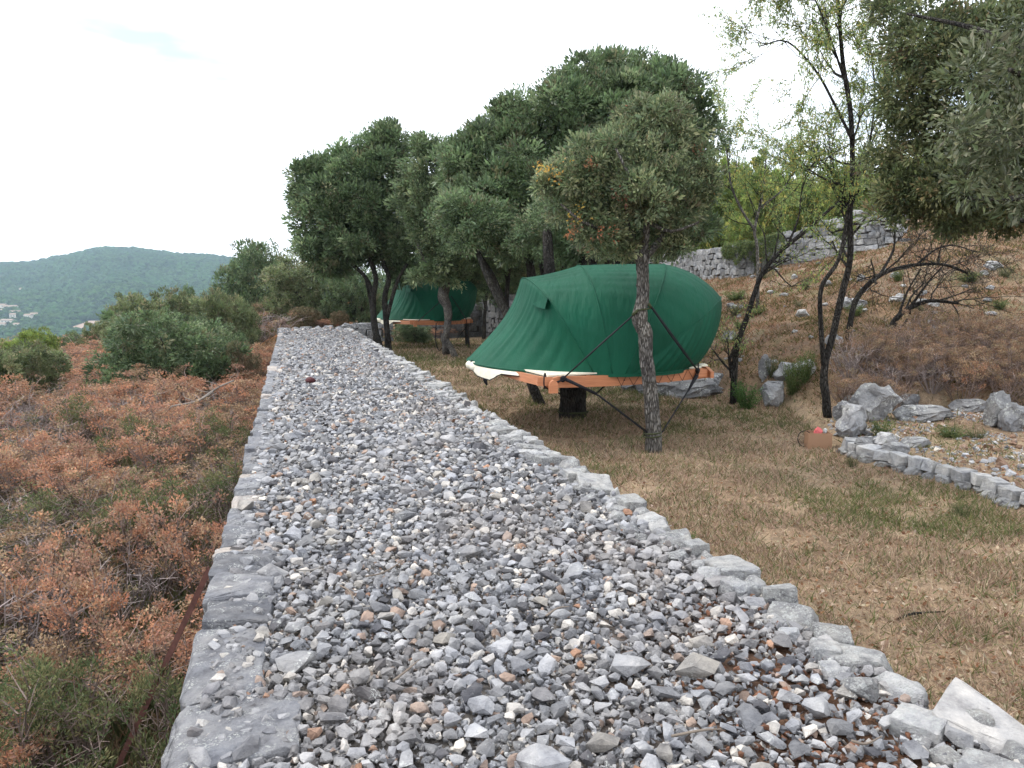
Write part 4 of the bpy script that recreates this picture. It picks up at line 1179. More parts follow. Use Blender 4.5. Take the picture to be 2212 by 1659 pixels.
# slim shaded stems under the joined canopy
for k, (px, py, d, lean, top, l) in enumerate([(1010, 735, 30, -14, 560, 'slim grey oak stem right of the small far tent'), (1092, 700, 27, 10, 520, 'slim dark oak stem left of the big tent peak'), (1148, 690, 24, -10, 500, 'slim oak stem just behind the left end of the big tent'),
        (1236, 680, 22, 16, 480, 'slim oak stem rising over the middle of the big tent'), (1320, 670, 23, -18, 470, 'slim leaning oak stem over the right half of the big tent'), (1045, 728, 34, 6, 590, 'very thin grey stem before the retaining wall')]):
    b = base_at(px, py, d)
    root = thing('oak_tree', l, 'tree', b, 'slim shaded oaks under the joined canopy')
    mb = MB(); limb(mb, [b, P(px + lean * .3, (py + top) / 2 + 30, d), P(px + lean, top + 30, d), P(px + lean * 1.6, top - 20, d)], [.10, .085, .07, .05], sides=8, n=4, seed=90 + k)
    limb(mb, [P(px + lean * .5, (py + top) / 2, d), P(px - lean * 1.2, top + 20, d + .5), P(px - lean * 2.4, top - 20, d + .5)], [.06, .045, .03], sides=7, n=3, seed=95 + k)
    mb.part('trunk', M_BARKM, root, smooth=True)
    c_ = P(px + lean * 1.6, top - 10, d)
    for q in range(2):
        o = link('crown', B_OAK[(k + q) % 2], root); w_ = 1.25 + .2 * ((k + q) % 3)
        o.matrix_local = Matrix.Translation(Vector(c_ - b + A(q * 1.0 - .5, .3 * q, -w_ * .75))) @ Matrix.Rotation(k + q * 2, 4, 'Z') @ Matrix.Diagonal((w_, w_, w_ * .85, 1))
# ------------------------------------------------------------------ tree tents
M_CLOTH_, t = newmat('green_canvas')
g = t.nodes.new('ShaderNodeNewGeometry')
mp = nd(t, 'ShaderNodeMapping'); mp.inputs['Scale'].default_value = (3.2, 1.0, .8); mp.inputs['Rotation'].default_value = (0, .5, 0)
L(t, g.outputs['Position'], mp.inputs['Vector'])
w1 = noise_tex(t, mp.outputs[0], 3.2, 4, .55); w2 = noise_tex(t, g.outputs['Position'], 1.4, 3, .5); w3 = noise_tex(t, g.outputs['Position'], 220, 2, .5)
c = ramp(t, w2, [(.3, (.002, .064, .034)), (.7, (.004, .092, .050))])
M_CLOTH = finish(M_CLOTH_, t, c, rough=.72, spec=.25, bump=math_node(t, 'ADD', w1, math_node(t, 'MULTIPLY', w3, .02)), bump_d=.05, bump_s=.7, transl=.12)
M_CREAM = m_plain('cream_canvas', (.70, .66, .54), rough=.85, spec=.1, bump_d=.01)
M_BEAM_, t = newmat('orange_timber')
g = t.nodes.new('ShaderNodeNewGeometry'); mp = nd(t, 'ShaderNodeMapping'); mp.inputs['Scale'].default_value = (2, 2, 45); L(t, g.outputs['Position'], mp.inputs['Vector'])
w1 = noise_tex(t, mp.outputs[0], 1.6, 5, .6)
c = ramp(t, w1, [(.3, (.40, .155, .072)), (.7, (.56, .235, .115))])
M_BEAM = finish(M_BEAM_, t, c, rough=.5, spec=.35, bump=w1, bump_d=.002, bump_s=.4)
M_STRAP = m_plain('black_strap', (.014, .014, .017), rough=.7, spec=.2)
M_SLING = m_plain('olive_sling', (.055, .062, .032), rough=.85, spec=.1)

RIM = .40
Nn = P(1310, 803, 10.36); Ff = A(1.55, 14.0, RIM + .02)
def ring(N, Ap, Fz, n=30, pw=1.0, sag=0.0):
    u = np.linspace(0, math.pi, n + 1)[:, None]
    mid = (N + Fz) / 2
    return mid + (N - Fz) / 2 * np.cos(u) + (Ap - mid) * np.abs(np.sin(u)) ** pw
def nz(v, z): v = A(*v); v[2] = z; return v
rings_def = [
    (nz(P(1272, 801, 10.42), RIM), nz(P(1013, 777, 12.35), RIM), nz((.35, 14.0, 0), RIM), 1.0),
    (nz(P(1283, 802, 10.40), RIM), P(1130, 601, 12.2), A(.75, 14.0, RIM), .55),
    (nz(P(1322, 806, 10.36), RIM), P(1248, 574, 12.1), A(1.25, 14.05, RIM), .66),
    (nz(P(1352, 807, 10.36), RIM), P(1432, 571, 12.2), A(1.9, 14.0, RIM), .62),
    (nz(P(1368, 807, 10.40), RIM), P(1556, 642, 12.4), A(2.35, 13.8, RIM), .50),
    (nz(P(1380, 806, 10.42), RIM), nz(P(1505, 786, 12.3), RIM), A(2.2, 13.7, RIM), .9)]
NU = 150; STEP = [20, 12, 14, 12, 14]
R_ = [ring(a, b, c_, NU, pw) for a, b, c_, pw in rings_def]
cen = A(1.45, 12.2, .75)
grid = [];
for k in range(5):
    m = STEP[k]
    for q in range(m):
        v = q / m
        line = R_[k] * (1 - v) + R_[k + 1] * v
        u = np.linspace(0, 1, NU + 1)
        s = 4 * v * (1 - v) * np.sin(math.pi * u) ** .6
        amt = (.15, .03, -.01, -.10, -.11)[k]
        inward = cen - line; inward /= np.linalg.norm(inward, axis=1)[:, None] + 1e-9
        line = line + inward * (s * amt)[:, None]
        # radiating folds of the stretched cloth
        fold = np.abs(np.sin(u * 62 + 2.5 * v + 2.0 * np.sin(u * 13 + k))) ** .7 * -.8 + np.sin(u * 150 + 6 * v + 3 * np.sin(u * 19)) * .22 + .4
        fa = (.045, .016, .010, .016, .040)[k] * np.sqrt(np.clip(s, 0, 1)) * (1.2 - .7 * v if k == 0 else 1) * (.6 + .8 * vn(u * 9, np.full_like(u, k * 3.3), 91))
        line = line + inward * (fold * fa)[:, None]
        grid.append(line)
grid.append(R_[5]); grid = np.array(grid)
nr, nc, _ = grid.shape
a = (np.arange(nr - 1)[:, None] * nc + np.arange(nc - 1)[None, :]).ravel()
TF = np.stack([a, a + nc, a + nc + 1, a + 1], 1)
tent = thing('tree_tent', 'large dark green canvas tent on an orange timber platform strapped between the nearest oaks', 'tent', (1.55, 12.2, H1(1.55, 12.2)), 'green tree tents hung among the oaks')
part('cover', grid.reshape(-1, 3), TF, M_CLOTH, tent, smooth=True)
for k in (1, 2, 3, 4):
    V, F = tube(R_[k] + A(0, 0, .004), .010, sides=6); part('hoop', V, F, M_CLOTH, tent, smooth=True)
# hem along the lower edge
hem = np.concatenate([R_[0][::-1], R_[5]]) if False else R_[0]
V, F = tube(hem - A(0, 0, .008), .020, sides=6); part('hem', V, F, M_CLOTH, tent, smooth=True)
V, F = tube(R_[5] - A(0, 0, .004), .012, sides=6); part('hem', V, F, M_CLOTH, tent, smooth=True)
low = np.array([rings_def[k][0] for k in range(6)])
# skirt between the cover and the beams (cloth pulled below the rim)
sk = []
rimline = np.concatenate([R_[0][:NU // 2 + 12][::-1][20:], low[1:5], R_[5][:NU // 2 + 2]])
V0 = rimline; V1 = rimline - A(0, 0, .045)
V = np.concatenate([V0, V1]); n = len(V0); a = np.arange(n - 1)
part('hem', V, np.stack([a, a + 1, a + n + 1, a + n], 1), M_CLOTH, tent, smooth=True)
# vent tab
gp = grid.reshape(-1, 3); rel_ = gp - EYE; dz_ = rel_ @ _FW
gu, gv = CX + F_PX * rel_[:, 0] / dz_, CY - F_PX * (rel_ @ _U) / dz_
def on_cover(px, py):
    d_ = (gu - px) ** 2 + (gv - py) ** 2 + np.where(gp[:, 1] > 12.3, 1e6, 0); return gp[int(np.argmin(d_))] + A(0, -.05, .01)
V = [on_cover(1150, 654), on_cover(1184, 645), on_cover(1176, 668) + A(0, -.06, 0), on_cover(1158, 664)]
q0 = np.array(V); mbv = MB()
mbv.add(np.concatenate([q0 + A(0, -.08, 0), q0 + A(.01, .06, 0)]), [[0, 1, 2], [0, 2, 3], [4, 6, 5], [4, 7, 6], [0, 4, 5], [0, 5, 1], [1, 5, 6], [1, 6, 2], [2, 6, 7], [2, 7, 3], [3, 7, 4], [3, 4, 0]])
mbv.part('vent_flap', M_CLOTH, tent)
# platform beams
BZ = .335
def beam(p, q, w=.05, h=.145, ext=(0, 0), name='beam', round_end=True, arch=0.0):
    p = np.asarray(p, float); q = np.asarray(q, float); d = q - p; ln = np.linalg.norm(d[:2]); d /= np.linalg.norm(d)
    p = p - d * ext[0]; q = q + d * ext[1]
    s = np.cross(d, A(0, 0, 1)); s /= np.linalg.norm(s)
    n = 14; mb = MB(); rows = []
    for i in range(n + 1):
        f = i / n; c_ = p * (1 - f) + q * f
        tp = 1.0
        b0 = h / 2; t0 = h / 2
        e = min(f, 1 - f) * np.linalg.norm(q - p)
        if round_end and e < .07: t0 = h / 2 * (0.25 + .75 * math.sqrt(max(0, 1 - (1 - e / .07) ** 2)))
        zc = -arch * math.sin(math.pi * f)
        rows.append([c_ + s * w / 2 + A(0, 0, t0 + zc), c_ - s * w / 2 + A(0, 0, t0 + zc), c_ - s * w / 2 + A(0, 0, -b0 + zc), c_ + s * w / 2 + A(0, 0, -b0 + zc)])
    V = np.array(rows).reshape(-1, 3); F = []
    for i in range(n):
        for j in range(4):
            a_, b_ = i * 4 + j, i * 4 + (j + 1) % 4
            F += [[a_, b_, b_ + 4], [a_, b_ + 4, a_ + 4]]
    F += [[0, 2, 1], [0, 3, 2], [n * 4, n * 4 + 1, n * 4 + 2], [n * 4, n * 4 + 2, n * 4 + 3]]
    return part(name, V, np.array(F), M_BEAM, tent)
B1 = nz(P(1180, 823, 9.95), BZ); B2 = nz(P(1527, 803, 11.2), BZ); B3 = A(2.55, 13.75, BZ); B4 = A(-.05, 13.9, BZ); B5 = nz(P(1062, 797, 12.0), BZ)
beam(B1, B2, ext=(.03, .10), arch=.035, h=.15)
beam(B1, B5, ext=(.05, .06), h=.12, arch=.02)
beam(B2 + A(.03, 0, .0), B3, ext=(.13, .1)); beam(B3, B4, ext=(.1, .1)); beam(B4, B5, ext=(.1, .1))
# crossing beam stubs and cleats
qa = nz(P(1160, 818, 9.86), BZ + .02); beam(qa, qa + A(.20, .04, -.005), h=.115, w=.05, name='beam_end', round_end=False)
qa = nz(P(1186, 831, 9.78), BZ - .04); beam(qa, qa + A(.11, .03, 0), h=.17, w=.06, name='beam_end')
qa = nz(P(1500, 804, 11.05), BZ + .0); beam(qa, qa + A(.19, .09, 0), h=.12, w=.05, name='beam_end')
for f in (.25, .5, .75):
    beam(B1 * (1 - f) + B2 * f + A(0, .05, .0), B4 * (1 - f) + B3 * f, h=.09, w=.045, name='joist', round_end=False)
Vfl = np.array([B1, B2, B3, B4, B5]); Vfl[:, 2] = BZ + .08
cfl = Vfl.mean(0); Vfl = cfl + (Vfl - cfl) * .96
Vf = np.concatenate([Vfl, Vfl - A(0, 0, .02)]); Ff_ = [[0, 1, 2], [0, 2, 3], [0, 3, 4], [5, 7, 6], [5, 8, 7], [5, 9, 8]] + [[i, i + 5, (i + 1) % 5 + 5] for i in range(5)] + [[i, (i + 1) % 5 + 5, (i + 1) % 5] for i in range(5)]
part('floor_cloth', Vf, np.array(Ff_), M_CREAM, tent)
# cream inner cloth showing under the cover
nA = 26; f = np.linspace(0, 1, nA)
tx = np.interp(f, [0, .16, 1], [1070, 1110, 1277]); 
topl = np.array([nz(P(x, 797, 10.3), 0) for x in tx])
rl = R_[0][:NU // 2 - 3][::-1]
idx = np.linspace(2, len(rl) - 1, nA).astype(int)
topl = rl[idx] + A(0, -.02, -.03)
drop = np.interp(f, [0, .12, .28, .4, .75, .93, 1], [.06, .15, .17, .05, .05, .09, .14])
botl = topl + np.stack([np.zeros(nA), np.full(nA, -.07) * np.interp(f, [0, .4, 1], [.3, 1, 1.6]), -drop], 1)
midl = (topl + botl) / 2 + A(0, -.02, 0) + np.stack([np.zeros(nA), .008 * np.sin(f * 40), 0 * f], 1)
V = np.concatenate([topl, midl, botl]); a = np.arange(nA - 1)
Fq = np.concatenate([np.stack([a, a + 1, a + nA + 1, a + nA], 1), np.stack([a + nA, a + nA + 1, a + 2 * nA + 1, a + 2 * nA], 1)])
part('inner_cloth', V, Fq, M_CREAM, tent, smooth=True)
V, F = tube(botl, .008, sides=5); part('edge_cord', V, F, M_STRAP, tent, smooth=True)
# rolled door canvas at the left tip
e = [(1012, 787), (1026, 791), (1042, 793), (1058, 796), (1068, 797)]
pts = [P(x, y, 12.15 - i * .13) for i, (x, y) in enumerate(e)]
rr_ = [.055, .078, .085, .085, .06]
V, F = tube(pts, rr_, sides=10, smoothn=4, wob=.12, seed=4); part('rolled_door', V, F, M_CREAM, tent, smooth=True)
for i in (1, 2, 3):
    an = np.linspace(0, 2 * math.pi, 13)[:, None]; cc = (pts[i] + pts[i - 1]) / 2
    V, F = tube(cc + .080 * (np.cos(an) * A(.2, .75, 0) + np.sin(an) * A(0, 0, 1)), .008, sides=4); part('tie', V, F, M_STRAP, tent, smooth=True)
V, F = tube([P(1045, 808, 11.6), P(1048, 822, 11.6), P(1052, 832, 11.6)], [.016, .03, .012], sides=6, smoothn=3); part('tie', V, F, M_STRAP, tent)
for f in (.06, .45, .62, .93):
    V, F = ICO[1]; c_ = B1 * (1 - f) + B2 * f + A(.012, -.03, -.035 * math.sin(math.pi * f)); part('bolt', V * A(.012, .008, .012) + c_, F, M_STRAP, tent)
# pale pad on the right beam
V, F = ICO[2]; part('cloth_roll', V * A(.09, .12, .03) + P(1516, 789, 11.4), F, M_CREAM, tent, smooth=True)
# zig-zag lacing on the beam at the right
lx = [1318, 1330, 1342, 1356, 1372, 1412, 1424, 1440, 1452, 1466, 1478, 1492]
cords = []
for i, x in enumerate(lx):
    f = (x - 1180) / (1527 - 1180); c_ = B1 * (1 - f) + B2 * f + A(.012, -.035, -.035 * math.sin(math.pi * f))
    cords.append(c_ + A(0, 0, .085 if i % 2 == 0 else -.078))
V, F = tube(cords, .004, sides=4); part('lacing', V, F, M_STRAP, tent)
def strap_on(root, pts, r_=.011, name='strap', mat=None, sm=0):
    V, F = tube(pts, r_, sides=6, smoothn=sm); return part(name, V, F, mat or M_STRAP, root, smooth=True)
KL = P(1216, 818, 10.02); KR = P(1506, 801, 11.0)
TU = P(1394, 655, 9.98); TD = P(1409, 936, 9.98)
base_parts = list(tent.children)
strap_on(tent, [P(1378, 672, 9.92), P(1300, 742, 9.95), KL], .010); strap_on(tent, [P(1374, 675, 9.97), P(1296, 744, 9.97), KL], .007)
strap_on(tent, [P(1402, 656, 9.95), P(1450, 725, 10.2), P(1482, 768, 10.45), KR + A(0, -.08, 0)], .013); strap_on(tent, [P(1409, 664, 9.99), P(1453, 724, 10.22), P(1485, 768, 10.47), KR + A(0, -.06, 0)], .010)
strap_on(tent, [KL, P(1294, 855, 10.0), P(1398, 934, 9.93)], .014); strap_on(tent, [P(1296, 857, 10.0), P(1398, 932, 9.97)], .008)
strap_on(tent, [KR, P(1490, 838, 10.8), P(1432, 931, 10.02), P(1424, 940, 9.98)], .011)
strap_on(tent, [P(1504, 812, 10.96), P(1486, 845, 10.75)], [.034, .014]); strap_on(tent, [KL + A(.02, -.02, 0), P(1290, 851, 10)], [.026, .016])
strap_on(tent, [P(1180, 838, 9.9), P(1205, 848, 10.8), P(1232, 866, 12.3)], .012); strap_on(tent, [P(1310, 830, 11.5), P(1288, 850, 12.4)], .014)
for kq in (KL, KR):
    V, F = rock(5, 2, planes=6, rough=.12); part('knot', V * A(.04, .035, .045) + kq + A(0, -.03, 0), F, M_STRAP, tent, smooth=True)
def loopv(c_, rx, ry, rad, tiltz=0.0):
    an = np.linspace(0, 2 * math.pi, 25)[:, None]; return tube(c_ + np.cos(an) * A(rx, 0, tiltz) + np.sin(an) * A(0, ry, 0), rad, sides=5)
for (c_, rx, name) in ((P(1388, 668, 10.0), .098, 'sling'), (P(1409, 934, 10.0), .115, 'sling'), (P(1409, 941, 10.0), .118, 'sling')):
    V, F = loopv(c_, rx, rx, .010, .012); part(name, V, F, M_SLING, tent, smooth=True)
strap_on(tent, [P(1378, 670, 9.92), P(1366, 681, 9.93)], .02, 'sling', M_SLING); strap_on(tent, [P(1401, 655, 9.93), P(1406, 664, 9.94)], .018, 'sling', M_SLING)
V, F = loopv(TRUNK2 + A(0.015, 0.01, .13), .245, .155, .018, .0); part('sling', V, F, M_SLING, tent, smooth=True)
for (x, y, d_) in ((1177, 823, 9.83), (1508, 800, 11.0)):
    q = P(x, y, d_); an = np.linspace(0, 2 * math.pi, 17)[:, None]
    V, F = tube(q + np.cos(an) * A(.015, .06, 0) + np.sin(an) * A(0, 0, .10), .010, sides=5); part('strap', V, F, M_STRAP, tent, smooth=True)
strap_on(tent, [P(1216, 820, 10.0), P(1190, 832, 9.83)], .013)

# far tent: same kind, turned a little
t2 = thing('tree_tent', 'small far green canvas tent on an orange platform behind the knobbly oak', 'tent', (0, 0, 0), 'green tree tents hung among the oaks')
for ch in base_parts:
    c_ = ch.copy(); COL.objects.link(c_); c_.parent = t2
t2.rotation_euler = (0, 0, math.radians(13.5)); t2.scale = (.95, .95, 1.12)
t2.location = (float(P(937, 690, 29.4)[0]), 29.4, -.59)
def tw(p): # near tent world point -> far tent world point
    l = A(*p) - A(*tent.location); a_ = math.radians(13.5)
    l = l * A(.95, .95, 1.12)
    return A(l[0] * math.cos(a_) - l[1] * math.sin(a_), l[0] * math.sin(a_) + l[1] * math.cos(a_), l[2]) + A(*t2.location)
def strap_far(pts, r_=.02):
    V, F = tube(pts, r_, sides=5, smoothn=3)
    inv = []
    a_ = -math.radians(13.5)
    for v in V:
        l = v - A(*t2.location); l = A(l[0] * math.cos(a_) - l[1] * math.sin(a_), l[0] * math.sin(a_) + l[1] * math.cos(a_), l[2]) / A(.95, .95, 1.12); inv.append(l)
    link('strap', raw_mesh('strap', np.array(inv), F, M_STRAP, smooth=True), t2)
kr2 = tw(KR); kl2 = tw(KL)
strap_far([P(975, 640, 25.4), kr2], .016); strap_far([P(955, 648, 25.2), kl2], .014)
strap_far([kr2, kr2 + A(.02, 0, -.5), P(1014, 755, 28)], .016)
strap_far([P(942, 698, 27.4), P(941, 735, 27), P(948, 757, 26.6), P(958, 748, 26.2)], .018)
strap_far([kr2 + A(0, 0, -.25), P(985, 735, 28.5)], .012)

# ------------------------------------------------------------------ dry stone walls on the slope
BOX = []
for i in range(10):
    V, F = crisp(700 + i, True, 6, cuts=1, mid=.09, fine=.03); BOX.append(raw_mesh('stone', norm_box(V), F, M_STONE_OBJ, smooth=False))
def dry_wall(label, pts, hs, course=.26, slen=(.25, .5), thick=.45, seed=1, light=1.0, maxn=300):
    """pts: foot line on the ground; hs: height at each point"""
    r = np.random.default_rng(seed); pts = np.array(pts, float)
    root = thing('dry_stone_wall', label, 'wall', pts[0] - A(0, 0, .0))
    seg = np.r_[0, np.cumsum(np.linalg.norm(np.diff(pts[:, :2], axis=0), axis=1))]
    def at(s): return A(*[np.interp(s, seg, pts[:, k]) for k in range(3)]), float(np.interp(s, seg, hs))
    # solid backing body in a dark earth colour
    n = 24; ss = np.linspace(.15, seg[-1] - .15, n); rows = []
    for s in ss:
        p, h = at(s); p2, _ = at(min(s + .05, seg[-1])); p1, _ = at(max(s - .05, 0)); d = p2 - p1; d[2] = 0; d /= np.linalg.norm(d); nrm = A(-d[1], d[0], 0)
        if nrm[1] < 0: nrm = -nrm
        rows.append([p + nrm * .10 + A(0, 0, -.3), p + nrm * .10 + A(0, 0, h - .12), p + nrm * (thick + .1) + A(0, 0, h - .12), p + nrm * (thick + .1) + A(0, 0, -.3)])
    V = np.array(rows).reshape(-1, 3); F = []
    for i in range(n - 1):
        for j in range(4):
            a_, b_ = i * 4 + j, i * 4 + (j + 1) % 4; F += [[a_, b_, b_ + 4], [a_, b_ + 4, a_ + 4]]
    F += [[0, 2, 1], [0, 3, 2], [n * 4 - 4, n * 4 - 3, n * 4 - 2], [n * 4 - 4, n * 4 - 2, n * 4 - 1]]
    part('core', V, np.array(F), m_plain('wall_core_earth', (.10, .09, .085), rough=1), root)
    cnt = 0; z = float(pts[:, 2].min()) - .05; ztop = float((pts[:, 2] + np.array(hs)).max())
    while z < ztop and cnt < maxn:
        ch = course * r.uniform(.75, 1.25); s = r.uniform(0, .2)
        while s < seg[-1] and cnt < maxn:
            ln = r.uniform(*slen); p, h = at(s + ln / 2)
            if p[2] - .16 < z + ch * .5 < p[2] + h and s + ln / 2 < seg[-1]:
                p2, _ = at(min(s + ln, seg[-1])); p1, _ = at(s); d = p2 - p1; yaw = math.atan2(d[1], d[0])
                nrm = A(-math.sin(yaw), math.cos(yaw), 0)
                if nrm[1] < 0: nrm = -nrm
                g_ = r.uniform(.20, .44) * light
                hh = ch * r.uniform(.8, 1.3)
                q = A(p[0], p[1], z + ch / 2 + r.normal(0, .02)) + nrm * (.12 + r.uniform(-.05, .04))
                o = link('stone', BOX[int(r.integers(10))], root)
                o.matrix_local = Matrix.Translation(Vector(q - A(*root.location))) @ Matrix.Rotation(yaw + r.normal(0, .06), 4, 'Z') @ Matrix.Rotation(r.normal(0, .14), 4, 'Y') @ Matrix.Diagonal((ln * 1.03, .36, hh * 1.02, 1))
                o.color = (g_ * .98, g_, g_ * 1.02, 1); cnt += 1
            s += ln * .98
        z += ch
    print(label[:30], cnt)
    return root
def foot(items): return [hit(a_, b_) for a_, b_ in items]
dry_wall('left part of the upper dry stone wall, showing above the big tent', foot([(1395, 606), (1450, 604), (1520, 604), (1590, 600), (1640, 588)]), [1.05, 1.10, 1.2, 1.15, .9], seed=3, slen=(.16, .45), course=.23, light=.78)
dry_wall('right part of the upper dry stone wall, climbing behind the twin almond stems', foot([(1636, 590), (1700, 572), (1780, 558), (1850, 548), (1905, 536), (1960, 520)]), [1.1, 1.15, 1.3, 1.35, 1.1, .9], seed=4, slen=(.14, .5), course=.19)
ft = foot([(870, 730), (960, 731), (1040, 727), (1100, 712)])
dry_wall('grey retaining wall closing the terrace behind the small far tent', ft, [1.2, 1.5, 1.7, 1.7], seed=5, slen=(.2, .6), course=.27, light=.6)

# ------------------------------------------------------------------ boulders and bed edging
M_BOULD = m_stone('lichen_boulder', True, lichen=.8, grain=3.2, bump_d=.05)
BLD = []
for i in range(6):
    V, F = rock(800 + i, 4, planes=11, boxy=.7, rough=.19, lo=.55, hi=.95); BLD.append(raw_mesh('boulder', norm_box(V), F, M_BOULD, smooth=True, sharp_angle=42))
def boulder(px, py, w, h, label, k, g_=.30, dep=.8, yaw=0, name='boulder', group=None, cat='rock'):
    q = hit(px, py); s = q[1] / F_PX
    o = link(name, BLD[k % 6]); W, Hh = w * s, h * s * 1.25
    o.matrix_local = Matrix.Translation((q[0], q[1] + W * dep * .4, q[2] + Hh * .36)) @ Matrix.Rotation(yaw, 4, 'Z') @ Matrix.Diagonal((W, W * dep, Hh, 1))
    o.color = (g_, g_ * 1.01, g_ * 1.03, 1)
    tag(o, label, cat, group); return o
boulder(1505, 862, 130, 38, 'long flat grey ledge rock below the right end of the tent platform', 0, .27)
boulder(1420, 856, 80, 30, 'low rock behind the slim oak stem under the tent platform', 1, .25)
boulder(1378, 845, 70, 22, 'small low rock left of the slim oak stem under the platform', 4, .22)
boulder(1545, 850, 70, 40, 'reddish-stained rock at the foot of the leaning almond', 2, .28)
boulder(1678, 880, 72, 52, 'squarish grey block beside the bright green leafy plant', 2, .32, yaw=.4)
boulder(1704, 826, 58, 36, 'pale rounded rock perched above the squarish block', 3, .42)
boulder(1745, 815, 52, 34, 'white weathered rock just left of the twin almond stems', 5, .5)
boulder(1652, 822, 26, 52, 'thin upright stone slab standing above the leafy plant', 1, .30, dep=.4)
boulder(1905, 912, 118, 78, 'largest grey boulder with dark cracks under the brown shrubs', 4, .31, yaw=.3, dep=.7)
boulder(1853, 948, 78, 68, 'rounded white-lichened boulder in front of the largest boulder', 3, .46, dep=.8)
boulder(1826, 915, 40, 45, 'narrow grey stone between the almond stem and the big boulder', 1, .26)
boulder(1845, 890, 44, 34, 'grey stone wedged left of the largest boulder', 0, .24)
boulder(1975, 885, 56, 30, 'dull grey block touching the right side of the largest boulder', 2, .22)
boulder(2015, 912, 120, 30, 'long low grey ledge right of the largest boulder', 0, .29)
boulder(2165, 925, 66, 74, 'upright deeply cracked boulder near the right picture edge', 5, .28, yaw=.9)
boulder(2208, 935, 70, 60, 'grey-green boulder cut by the right picture edge', 4, .29)
boulder(2110, 892, 80, 26, 'flat stone step under the brown shrubs near the right edge', 0, .24)
boulder(1878, 985, 66, 34, 'brown-grey rock at the corner of the gravel bed behind the cardboard box', 2, .27, yaw=.6)
boulder(1920, 968, 56, 30, 'cream-coloured rock heap stone on the gravel bed', 3, .55)
boulder(1942, 985, 50, 26, 'pointed grey rock lying on the gravel bed beside the cream stone', 1, .36)
boulder(1988, 968, 60, 20, 'flat bluish rock on the far side of the gravel bed', 0, .30)
r = np.random.default_rng(31)
for k in range(70):
    px, py = r.uniform(1560, 2212), r.uniform(570, 790)
    if px < 1620 and py < 640: continue
    sc_ = np.interp(py, [560, 790], [.8, 1.3])
    w = float(np.exp(r.normal(2.9, .5))) * sc_; w = min(w, 60)
    boulder(px, py, w, w * r.uniform(.35, .6), 'small pale limestone rock lying on the dry grass slope', int(r.integers(6)), r.uniform(.24, .42), yaw=r.uniform(0, 3), name='slope_rock', group='pale rocks strewn over the dry slope')
# the low edging of the gravel bed
root = thing('stone_edging', 'low edging of grey stones round the front of the gravel bed', 'edging', (4.5, 9.5, H1(4.2, 9.5)))
seg = np.r_[0, np.cumsum(np.linalg.norm(np.diff(BED, axis=0), axis=1))]
s = .5; k = 0
while s < 9.0:
    ln = r.uniform(.15, .30); m = s + ln / 2
    x, y = np.interp(m, seg, BED[:, 0]), np.interp(m, seg, BED[:, 1])
    x2, y2 = np.interp(m + .05, seg, BED[:, 0]), np.interp(m + .05, seg, BED[:, 1])
    for row in range(2):
        o = link('edging_stone', BLD[int(r.integers(6))] if row == 0 else BOX[int(r.integers(10))], root)
        z = -.6 + .0 + row * .105
        g_ = r.uniform(.30, .44)
        yaw = math.atan2(y2 - y, x2 - x) + r.normal(0, .15)
        o.matrix_local = Matrix.Translation(Vector((x + row * .05 + r.normal(0, .01), y + row * .04, z)) - root.location) @ Matrix.Rotation(yaw, 4, 'Z') @ Matrix.Rotation(r.normal(0, .12), 4, 'X') @ Matrix.Diagonal((ln * r.uniform(.85, 1.05), r.uniform(.15, .22), r.uniform(.11, .16), 1))
        o.color = (g_, g_ * 1.01, g_ * 1.02, 1)
    s += ln; k += 1
# gravel on the bed
n = 9000; x = r.uniform(4.1, 11, n); y = r.uniform(4.5, 12.2, n)
kb = (bed_dist(x, y) > .12) & (toe_dist(x, y) * _TS < -.1) & (fbm(x * 1.2, y * 1.2, 77) > .36); x, y = x[kb], y[kb]; n = len(x)
mb = MB(); szz = np.exp(r.normal(math.log(.045), .5, n)).clip(.02, .16)
cc = stone_colours(n, r) * 1.1; lit = r.random(n) < .3; cc[lit] = A(.26, .17, .12)
scatter(mb, PROT_M, x, y, H(x, y) + szz * .10, szz, r, colours=cc)
V, F, C = mb.get(); tag(link('gravel_bed', raw_mesh('gravel_bed', V, F, M_STONE, C)), 'loose grey and brown gravel filling the raised bed', 'gravel', kind='stuff')
